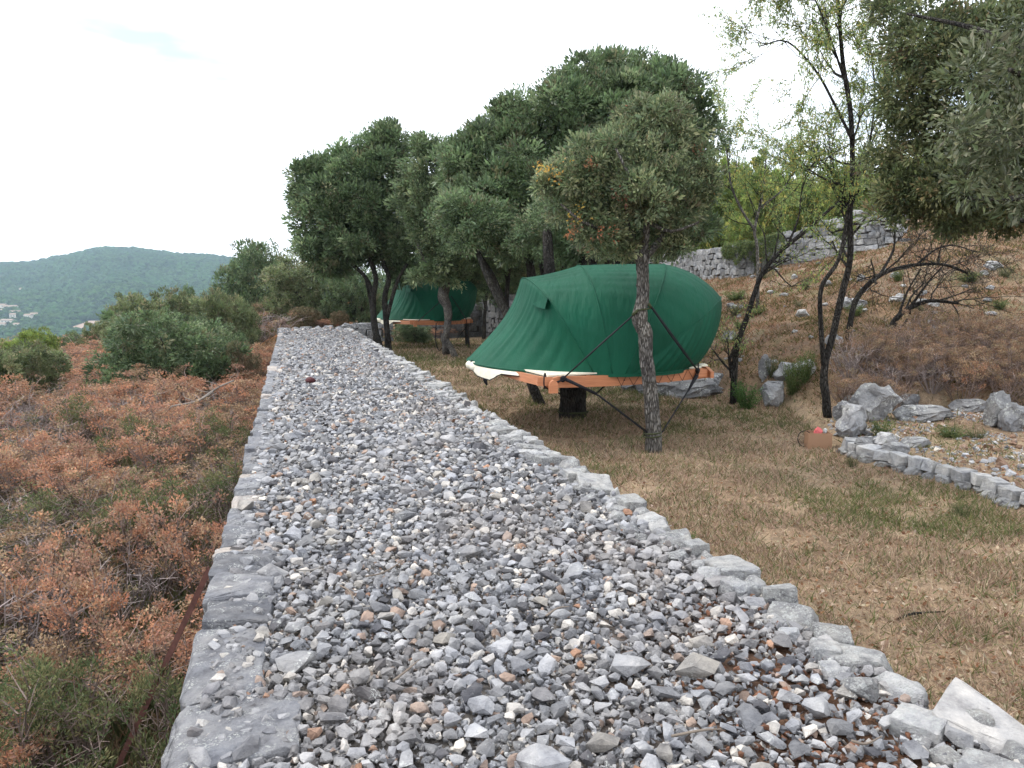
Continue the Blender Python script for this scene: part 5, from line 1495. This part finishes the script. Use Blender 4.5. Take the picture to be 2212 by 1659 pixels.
# ------------------------------------------------------------------ dry shrubs
RUST = [(0.473, 0.259, 0.165), (0.528, 0.275, 0.171), (0.418, 0.242, 0.171), (0.495, 0.341, 0.220), (0.385, 0.264, 0.193)]
TANC = [(.36, .26, .17), (.32, .22, .14), (.42, .31, .20), (.28, .19, .13)]
GRN = [(.16, .18, .085), (.14, .14, .07), (.21, .20, .10), (.10, .13, .06)]
BRN = [(.27, .175, .115), (.34, .22, .145), (.22, .145, .10), (.30, .24, .15)]
def shrub_mesh(seed, leafc, n_stem=16, n_tuft=70, lpt=34, leaf=.030, width=.55, tuft=.075, twig=(.22, .17, .15), airy=0.0):
    r = np.random.default_rng(seed); mb = MB(); tips = []
    for k in range(n_stem):
        a = k * 2.4 + r.uniform(-.5, .5); R = .50 * math.sqrt(r.random()) ; z = r.uniform(.62, .98) * (1 - .35 * (R / .5) ** 2)
        e = A(math.cos(a) * R, math.sin(a) * R, z); b = A(math.cos(a) * R * .18, math.sin(a) * R * .18, -.05)
        m = b * .45 + e * .55 + r.normal(0, .04, 3)
        V, F = tube([b, m, e], [.011, .007, .003], sides=3, cap=False, smoothn=2); mb.add(V, F, A(*twig) * r.uniform(.7, 1.4))
        for q in range(9):
            f = r.uniform(.35, 1); p = b * (1 - f) + e * f; p = p + (m - (b + e) / 2) * (1 - abs(2 * f - 1))
            d = r.normal(0, 1, 3); d[2] = abs(d[2]) * .9 + .3; d /= np.linalg.norm(d); ee = p + d * r.uniform(.10, .24)
            V, F = tube([p, (p + ee) / 2 + r.normal(0, .012, 3), ee], [.0045, .003, .0018], sides=3, cap=False); mb.add(V, F, A(*twig) * r.uniform(.8, 2.0))
            tips.append(ee)
    Vt, Ft, Ct = mb.get()
    tips = np.array(tips); sel = tips[r.integers(0, len(tips), n_tuft * 2)]
    sel = sel[np.argsort(-(sel[:, 2] + r.normal(0, .16, len(sel))))][:n_tuft]
    m = len(sel); idx = np.repeat(np.arange(m), lpt); n = len(idx)
    off = r.normal(size=(n, 3)); off /= np.linalg.norm(off, axis=1)[:, None]
    pts = sel[idx] + off * (tuft * r.random(n) ** .6)[:, None] * A(1, 1, .9)
    k = r.integers(0, len(leafc), m)[idx]; tone = (1 + (r.random(m) - .5) * .5)[idx][:, None]
    V, F, C = leaf_batch(pts, off * .6 + A(0, 0, .6), leaf, width, r, pal(leafc, k, r, .28) * tone)
    return raw_mesh('foliage', V, F, M_DRY, C), raw_mesh('twigs', Vt, Ft, M_DRY, Ct)
S_RUST = [shrub_mesh(900 + i, RUST) for i in range(4)]
S_TAN = [shrub_mesh(910 + i, TANC + RUST[:1], n_tuft=60) for i in range(2)]
S_GRN = [shrub_mesh(920 + i, GRN, leaf=.035, width=.3) for i in range(2)]
S_DEAD = [shrub_mesh(930, BRN, n_stem=26, n_tuft=16, twig=(.26, .22, .21))]
S_BRN = [shrub_mesh(940 + i, BRN + TANC[:1], n_stem=20, n_tuft=70, leaf=.024) for i in range(3)]
def shrub(pair, x, y, s, h, label, group, cat='shrub', name='shrub', yaw=0, z=None):
    root = thing(name, label, cat, (x, y, H1(x, y) if z is None else z), group)
    root.scale = (s, s, h); root.rotation_euler = (0, 0, yaw)
    link('foliage', pair[0], root); link('twigs', pair[1], root)
    return root
r = np.random.default_rng(55)
cnt = 0; pts = []
cand = 26000
cy = 2.6 + (46 - 2.6) * r.random(cand) ** 1.25; cxr = r.random(cand)
# nearest first so the ones that show largest are single shrubs
for k in range(cand):
    y = cy[k]; x0 = -.74 * y - 1.2; x1 = float(XL(y)) - .22; x = x0 + (x1 - x0) * cxr[k]
    sp = .30 + .030 * y
    ok = True
    for (qx, qy, qs) in pts:
        if (qx - x) ** 2 + (qy - y) ** 2 < (sp + qs) ** 2 * .25 * 1.55: ok = False; break
    if ok: pts.append((x, y, sp))
pts.sort(key=lambda p: p[1])
print('shrub spots', len(pts))
GL = 'dry shrubs covering the ground left of the wall'
for k, (x, y, sp) in enumerate(pts):
    n1 = float(fbm(A(x * .55 + 3), A(y * .45), 131)[0]); n2 = float(fbm(A(x * 1.3), A(y * 1.3), 132)[0])
    nearw = float(XL(y)) - x < .8
    side = x / y
    where = 'close under the wall' if nearw else ('beyond the big rounded bush' if y > 26 else 'around the fallen grey branch' if y > 13.5 and side > -.5 else 'before the left edge bush') if y > 13.5 else  ('in the foreground' if y < 6.5 else ('in the middle distance' if y < 14 else 'further off'))
    u = r.random()
    if y < 4.8 and u < .7: pair, kind = S_GRN, 'olive-green wiry shrub'
    elif n1 > .64 or u < .05: pair, kind = S_GRN, 'olive-green wiry shrub'
    elif u < .26: pair, kind = S_DEAD, 'bare grey-brown twiggy shrub'
    elif n2 > .55: pair, kind = S_TAN, 'straw-brown dried shrub'
    else: pair, kind = S_RUST, 'rust-coloured dried shrub'
    s = sp * r.uniform(1.8, 2.7) ; h = (.92 + .014 * y) * r.uniform(.65, 1.35)
    shrub(pair[int(r.integers(len(pair)))], x, y, s, min(h, 1.5), f'{kind} {where} in dry thicket', f'{kind}s left of the wall, {where}', yaw=r.uniform(0, 6.28))
# loose undergrowth between them: grasses, leaf litter, seed stalks
n = 70000
y = 2.4 + 38 * r.random(n) ** 1.7; x = (-.74 * y - 1) + ((XL(y) - .1) - (-.74 * y - 1)) * r.random(n)
z = H(x, y)
cl = pal(GRN + TANC[:2] + [(.10, .12, .05)], r.integers(0, 7, n), r)
d = np.stack([r.normal(0, .35, n), r.normal(0, .35, n), np.ones(n)], 1)
sz = r.uniform(.12, .42, n) * np.interp(y, [2, 40], [.8, 1.5])
V, F, C = leaf_batch(np.stack([x, y, z], 1), d, sz, .035, r, cl, jitter=.1)
tag(link('undergrowth', raw_mesh('undergrowth', V, F, M_DRY, C)), 'dry grass and stalks growing between the shrubs left of the wall', 'grass', kind='stuff')

# brown shrubs on the right bank
GR = 'brown dry shrubs on the bank behind the boulders'
rs = np.random.default_rng(56)
spots = []
for k in range(2500):
    px, py = rs.uniform(1822, 2290), rs.uniform(740, 885)
    if px < 1880 and py < 790: continue
    if py < 770 and px < 2000 : continue
    q = hit(px, py)
    if all((q[0] - a_) ** 2 + (q[1] - b_) ** 2 > .34 ** 2 for a_, b_, _, _ in spots): spots.append((q[0], q[1], px, py))
print('bank shrubs', len(spots))
for (x, y, px, py) in spots:
    u = rs.random(); pair = S_BRN if u < .8 else (S_DEAD if u < .92 else S_TAN)
    shrub(pair[int(rs.integers(len(pair)))], x, y, rs.uniform(.75, 1.15), rs.uniform(.55, .95), 'brown dry shrub ' + ('beside the rightmost almond stems' if px < 1960 else 'above the flat ledge right of the largest boulder' if px < 2080 else 'above the cracked boulder' if px < 2180 else 'at the right picture edge') + (', lower row' if py > 840 else ', upper part'), GR, yaw=rs.uniform(0, 6.28))
# rust patch just beyond the wall end
for k in range(16):
    x = -9.3 + k * .45 + rs.uniform(-.3, .3); y = 34 + rs.uniform(0, 3.2)
    shrub(S_RUST[k % 4], x, y, 1.2, .5, 'low rust-coloured shrub in the patch just beyond the wall end', 'rust shrubs just beyond the wall end', yaw=k)
# leafy green herbs by the boulders
def herb_mesh(seed, colr, n=3000, leaf=.085):
    r = np.random.default_rng(seed); mb = MB(); P_ = []; D_ = []; n = n // 2
    for k in range(22):
        a = r.uniform(0, 6.28); R = .42 * math.sqrt(r.random()); e = A(math.cos(a) * R, math.sin(a) * R, r.uniform(.6, 1.0)); b = e * A(.25, .25, 0); e = e * A(1.15, 1.15, r.uniform(.6, 1.15))
        V, F = tube([b, (b + e) / 2 + r.normal(0, .03, 3), e], [.008, .006, .003], sides=3, cap=False, smoothn=2); mb.add(V, F, A(.07, .10, .035))
        f = r.random(n // 22)[:, None]; P_.append(b + (e - b) * f + r.normal(0, .055, (n // 22, 3))); D_.append(r.normal(0, .7, (n // 22, 3)) + A(0, 0, .5))
    Vt, Ft, Ct = mb.get(); P_ = np.concatenate(P_); D_ = np.concatenate(D_)
    V, F, C = leaf_batch(P_, D_, leaf, .28, r, pal(colr, r.integers(0, len(colr), len(P_)), r))
    return raw_mesh('leaves', V, F, M_SOFT, C), raw_mesh('stalks', Vt, Ft, M_SOFT, Ct)
HB = [herb_mesh(960, [(0.098, 0.188, 0.052), (0.126, 0.225, 0.065), (0.070, 0.138, 0.046)]), herb_mesh(961, [(0.140, 0.188, 0.065), (0.098, 0.150, 0.052), (0.182, 0.200, 0.078)]), herb_mesh(962, [(0.126, 0.144, 0.072), (0.168, 0.175, 0.091)], leaf=.055)]
def herb(k, px, py, w, h, label, group=None):
    q = hit(px, py); s = q[1] / F_PX
    root = thing('green_plant', label, 'plant', (q[0], q[1], q[2] - .02), group); root.scale = (w * s, w * s, h * s); root.rotation_euler = (0, 0, px * .37)
    link('leaves', HB[k][0], root); link('stalks', HB[k][1], root)
herb(0, 1612, 884, 72, 72, 'bright green leafy plant at the foot of the leaning almond')
herb(0, 1590, 872, 40, 55, 'small green shoot against the leaning almond stem')
herb(1, 1712, 850, 62, 82, 'tall feathery green plant between the pale rocks')
herb(1, 1740, 826, 55, 74, 'feathery green plant just left of the twin almond stems')
herb(2, 1668, 815, 60, 60, 'grassy green clump on the bank above the squarish block')
herb(1, 1905, 945, 62, 50, 'green shrublet growing against the largest boulder')
herb(1, 2050, 945, 90, 34, 'low green plant on the far side of the gravel bed')
herb(2, 2110, 948, 80, 30, 'low green plant near the cracked boulder at the right')
herb(2, 1842, 1010, 42, 34, 'green tuft at the left corner of the stone edging')
herb(2, 2080, 1118, 70, 44, 'dark green weed clump in front of the stone edging')
herb(1, 2196, 930, 40, 40, 'green leaves in front of the boulder at the right picture edge')
herb(0, 1482, 1180, 44, 40, 'small leafy weed growing at the inner foot of the wall')
herb(2, 1520, 1215, 50, 34, 'darker weed just below the small leafy weed at the wall foot')
herb(2, 1690, 925, 26, 22, 'small green tuft alone on the bare path')
GTu = 'green grass tufts dotted over the dry slope'
for k, (px, py, w, h) in enumerate([(1588, 640, 60, 16), (1590, 672, 44, 18), (1638, 672, 40, 12), (1742, 620, 26, 26), (1940, 600, 30, 20), (1985, 668, 30, 22), (2095, 600, 60, 16), (1655, 595, 40, 14), (1845, 675, 44, 20), (2170, 590, 50, 20), (1600, 700, 34, 12), (1725, 655, 28, 12), (2160, 660, 40, 16), (2060, 690, 40, 14)]):
    herb(k % 2 + 1, px, py + 8, w * 1.1, h * 1.6, 'low green grass tuft on the dry slope', GTu)
# ivy trailing over the upper wall
r = np.random.default_rng(58); n = 9000
f = r.random(n); px = 1555 + f * 130; q = np.array([hit(a_, float(np.interp(a_, [1555, 1590, 1640, 1685], [603, 601, 590.5, 579]))) - A(0, .12, 0) for a_ in np.linspace(1555, 1685, 14)])
X_ = np.interp(px, np.linspace(1555, 1685, 14), q[:, 0]); Y_ = np.interp(px, np.linspace(1555, 1685, 14), q[:, 1]); Z_ = np.interp(px, np.linspace(1555, 1685, 14), q[:, 2])
dr = r.random(n) ** 1.5
dr = dr * (.35 + .9 * vn(px / 16., px * 0, 7)); kx = vn(px / 9., dr * 5, 8) > .33
X_, Y_, Z_, dr = X_[kx], Y_[kx], Z_[kx], dr[kx]; n = len(dr)
V, F, C = leaf_batch(np.stack([X_, Y_ + .0 - .25 * np.sin(dr * 2.5) + r.uniform(-.1, .3, n) * (dr < .25), Z_ + 1.25 - dr * .85 + r.normal(0, .06, n)], 1), np.stack([r.normal(0, .6, n), -np.ones(n) * .4, -np.ones(n) * .4], 1), .07, .5, r, pal([(.14, .19, .07), (.10, .14, .06), (.19, .22, .09)], r.integers(0, 3, n), r))
tag(link('trailing_plant', raw_mesh('trailing_plant', V, F, M_SOFT, C)), 'green creeper hanging over the gap between both parts of the upper wall', 'plant')

# ------------------------------------------------------------------ grass on the terrace and slope
r = np.random.default_rng(59)
n = 470000
y = 2.0 + 32 * r.random(n) ** 1.55; xr = XR(y) + .05; x = xr + (np.minimum(.72 * y + 1.5, 20) - xr) * r.random(n)
s = toe_dist(x, y) * _TS; bd = bed_dist(x, y)
keep = (bd < -.12) | (s > .1) | (r.random(n) < .18) ; keep &= (x > xr)
keep &= r.random(n) < np.where(s > .1, .8, 1.0)
gn = fbm(x * .55, y * .55, 21); n2 = fbm(x * 2.6, y * 2.6, 24)
keep &= r.random(n) < (.30 + 1.1 * sstep(.38, .62, n2))
x, y, s, gn, n2 = x[keep], y[keep], s[keep], gn[keep], n2[keep]; n = len(x)
straw = pal([(.41, .305, .215), (.34, .245, .17), (.48, .375, .27), (.30, .205, .15)], r.integers(0, 4, n), r)
green = pal([(.13, .15, .06), (.17, .17, .07), (.10, .12, .05)], r.integers(0, 3, n), r)
gm = (sstep(.46, .64, gn) * .34 + .15 + .25 * sstep(.6, .75, fbm(x * .9, y * .9, 99))) > r.random(n)
c = np.where(gm[:, None], green, straw); up_ = s > .1; c[up_] = c[up_] * A(.82, .68, .62)
hgt = np.where(gm, r.uniform(.05, .12, n), r.uniform(.03, .085, n)) * np.interp(y, [3, 30], [.9, 1.7]) * (.7 + .7 * n2)
d = np.stack([r.normal(0, .75, n), r.normal(0, .75, n), np.full(n, .8)], 1); d /= np.linalg.norm(d, axis=1)[:, None]
side = np.cross(d, r.normal(size=(n, 3))); side /= np.linalg.norm(side, axis=1)[:, None]
w = np.interp(y, [3, 12, 30], [.0035, .008, .018])
b = np.stack([x, y, H(x, y) - .005], 1)
V = np.stack([b - side * w[:, None], b + side * w[:, None], b + d * hgt[:, None]], 1).reshape(-1, 3)
tag(link('grass', raw_mesh('grass', V, np.arange(3 * n).reshape(-1, 3), M_DRY, np.repeat(c, 3, 0))), 'short dry straw-coloured and greenish grass covering the terrace and slope', 'grass', kind='stuff')
print('grass', n)
# fallen leaf litter and pale chips
n = 16000; y = 2.5 + 26 * r.random(n) ** 1.4; xr = XR(y) + .1; x = xr + (.72 * y + 1.5 - xr) * r.random(n)
V, F, C = leaf_batch(np.stack([x, y, H(x, y) + .01], 1), np.stack([r.normal(size=n), r.normal(size=n), r.uniform(0, .25, n)], 1), .038, .6, r, pal([(.26, .14, .08), (.38, .28, .18), (.19, .10, .06), (.46, .38, .28)], r.integers(0, 4, n), r))
tag(link('leaf_litter', raw_mesh('leaf_litter', V, F, M_DRY, C)), 'dry brown leaf litter scattered over the grass', 'leaf litter', kind='stuff')

# ------------------------------------------------------------------ small things
# cardboard box with pink paper
q = hit(1770, 972); bx0 = A(q[0] - .155, q[1], q[2])
M_CARD = m_plain('cardboard', (.34, .205, .13), rough=.9, spec=.1, var=.07, vs=5)
M_PINK = m_plain('pink_paper', (.55, .12, .12), rough=.7, spec=.2)
root = thing('cardboard_box', 'open brown cardboard box standing by the foot of the twin almond stems', 'box', (q[0], q[1], q[2] - .01))
def slab(name, p, ex, ey, ez, mat, root, rot=0):
    V = np.array([(x_, y_, z_) for x_ in (0, 1) for y_ in (0, 1) for z_ in (0, 1)], float) * A(ex, ey, ez)
    c_, s_ = math.cos(rot), math.sin(rot); V = np.stack([V[:, 0] * c_ - V[:, 1] * s_, V[:, 0] * s_ + V[:, 1] * c_, V[:, 2]], 1) + p
    return part(name, V, np.array([[0, 1, 3], [0, 3, 2], [4, 6, 7], [4, 7, 5], [0, 4, 5], [0, 5, 1], [2, 3, 7], [2, 7, 6], [0, 2, 6], [0, 6, 4], [1, 5, 7], [1, 7, 3]]), mat, root)
a_ = -.12; c_, s_ = math.cos(a_), math.sin(a_)
slab('side_panel', bx0, .31, .006, .225, M_CARD, root, a_); slab('side_panel', bx0 + A(-s_ * .22, c_ * .22, 0), .31, .006, .225, M_CARD, root, a_)
slab('end_panel', bx0 + A(-s_ * .007, c_ * .007, 0), .006, .212, .223, M_CARD, root, a_); slab('end_panel', bx0 + A(c_ * .304 - s_ * .007, s_ * .304 + c_ * .007, 0), .006, .212, .223, M_CARD, root, a_)
slab('bottom', bx0 + A(c_ * .007 - s_ * .008, s_ * .007 + c_ * .008, .008), .296, .21, .005, M_CARD, root, a_)
V, F = rock(33, 2, planes=8, rough=.22, lo=.4, hi=.9)
o = part('paper_bag', V * A(.075, .06, .07) + bx0 + A(.16, .08, .235), F, M_PINK, None)
pb = tag(o, 'crumpled pink paper bag sticking out of the cardboard box', 'bag')
V, F = rock(34, 1, planes=6, rough=.2); o = part('plastic_bottle', V * A(.03, .03, .05) + bx0 + A(.27, .12, .235), F, m_plain('clear_white_plastic', (.45, .47, .48), rough=.2), None)
tag(o, 'small whitish plastic piece at the right rim of the cardboard box', 'plastic')
an = np.linspace(.6, 4.6, 20)[:, None]
V, F = tube(hit(1738, 966) + A(0, 0, .11) + np.cos(an) * A(.10, 0, 0) + np.sin(an) * A(0, .02, .11), .006, sides=5)
tag(part('hose_loop', V, F, M_STRAP, None, smooth=True), 'thin dark hoop of hose standing left of the cardboard box', 'hose')
# rusty bar leaning on the outer face
pa, pb_ = P(447, 1225, 4.55), P(250, 1650, 4.35)
d = (pb_ - pa) / np.linalg.norm(pb_ - pa); s1 = np.cross(d, A(0, 1, 0)); s1 /= np.linalg.norm(s1); s2 = np.cross(d, s1)
prof = [(0, 0), (.034, 0), (.034, .005), (.005, .005), (.005, .034), (0, .034)]
V = np.array([p_ + s1 * u_ - s2 * v_ for p_ in (pa, pb_ + d * .5) for u_, v_ in prof])
F = []
for k in range(6): F += [[k, (k + 1) % 6, (k + 1) % 6 + 6], [k, (k + 1) % 6 + 6, k + 6]]
F += [[0, 2, 1], [0, 3, 2], [0, 4, 3], [0, 5, 4], [6, 7, 8], [6, 8, 9], [6, 9, 10], [6, 10, 11]]
tag(part('iron_bar', V, np.array(F), m_plain('rusty_iron', (.105, .045, .036), rough=.8, spec=.3, var=.4, vs=30), None), 'long rusty angle-iron bar leaning against the outer side of the wall', 'bar')
# bleached dead branch left of the wall
mb = MB()
D5 = 17.0
def zb(px, py, d_): return P(px, py, d_)
main = [zb(505, 822, D5), zb(475, 835, D5), zb(455, 848, D5), zb(430, 865, D5 - .3), zb(405, 872, D5 - .5), zb(372, 878, D5 - .6), zb(362, 890, D5 - .6)]
V, F = tube(main, [.016, .02, .024, .028, .024, .018, .01], sides=7, smoothn=4, wob=.2, seed=2); mb.add(V, F)
rb = np.random.default_rng(3)
for a_, b_ in ((1, (440, 822)), (2, (420, 838)), (3, (395, 848)), (3, (455, 825)), (4, (385, 862)), (2, (470, 852)), (3, (415, 850))):
    V, F = tube([main[a_], (main[a_] + zb(*b_, D5)) / 2 + rb.normal(0, .05, 3), zb(*b_, D5)], [.011, .008, .003], sides=5, smoothn=3); mb.add(V, F)
dbm = mb.part('dead_branch', m_plain('weathered_wood', (.24, .215, .19), rough=.95), None, smooth=True); tag(dbm, 'bleached grey fallen branch lying on the rusty shrubs left of the wall', 'branch')
V, F = tube([hit(1640 + 300, 1345) + A(0, 0, .015), hit(1975, 1338) + A(0, 0, .03), hit(2040, 1328) + A(0, 0, .02)], [.007, .009, .003], sides=6, smoothn=3)
tag(part('stick', V, F, M_BARKD, None, smooth=True), 'short dark broken stick lying in the dry grass at the right', 'stick')
# twigs on the rubble
rt = np.random.default_rng(66)
for k, (a_, b_) in enumerate([((640, 1232), (700, 1222)), ((790, 1245), (880, 1205)), ((735, 1265), (765, 1300)), ((850, 1470), (905, 1425)), ((1450, 1590), (1560, 1575)), ((1840, 1600), (1905, 1590)), ((1180, 1330), (1230, 1310))]):
    p_, q_ = G(*a_, .02), G(*b_, .03); m = (p_ + q_) / 2 + rt.normal(0, .015, 3)
    V, F = tube([p_, m, q_], [.005, .0045, .002], sides=5, smoothn=4)
    tag(part('twig', V, F, M_TWIGG if k < 1 else M_TWIG, None, smooth=True), ('pale', 'thin curved', 'short', 'forked-looking', 'long thin', 'small', 'tiny')[k] + ' dry twig lying on the rubble ' + ('near the left edge of the wall', 'in the middle left of the wall', 'just below another twig at the left', 'beside a dark stone at lower left', 'on the bare soil at lower right', 'near the pale angular block', 'in the middle of the wall')[k], 'twig')
V, F = rock(91, 2, planes=10); q = G(671, 822, .02)
tag(part('dark_red_stone', V * A(.09, .09, .07) + q, F, m_plain('dark_red_rock', (.07, .02, .022), rough=.8), None), 'dark red stone standing out on the grey rubble toward the wall end', 'stone')

# ------------------------------------------------------------------ haze between here and the far hill
m, t = newmat('thin_haze')
v = t.nodes.new('ShaderNodeVolumePrincipled')
v.inputs['Color'].default_value = (.60, .78, .95, 1); v.inputs['Density'].default_value = .00015; v.inputs['Anisotropy'].default_value = .0
o_ = t.nodes.new('ShaderNodeOutputMaterial'); L(t, v.outputs[0], o_.inputs['Volume'])
x0, x1, y0, y1, z0, z1 = -5200, 9500, -60, 3300, -330, 560
V = np.array([(x_, y_, z_) for x_ in (x0, x1) for y_ in (y0, y1) for z_ in (z0, z1)], float)
hz = link('haze', raw_mesh('haze', V, np.array([[0, 1, 3, 2], [4, 6, 7, 5], [0, 4, 5, 1], [2, 3, 7, 6], [0, 2, 6, 4], [1, 5, 7, 3]]), m))
tag(hz, kind='stuff')
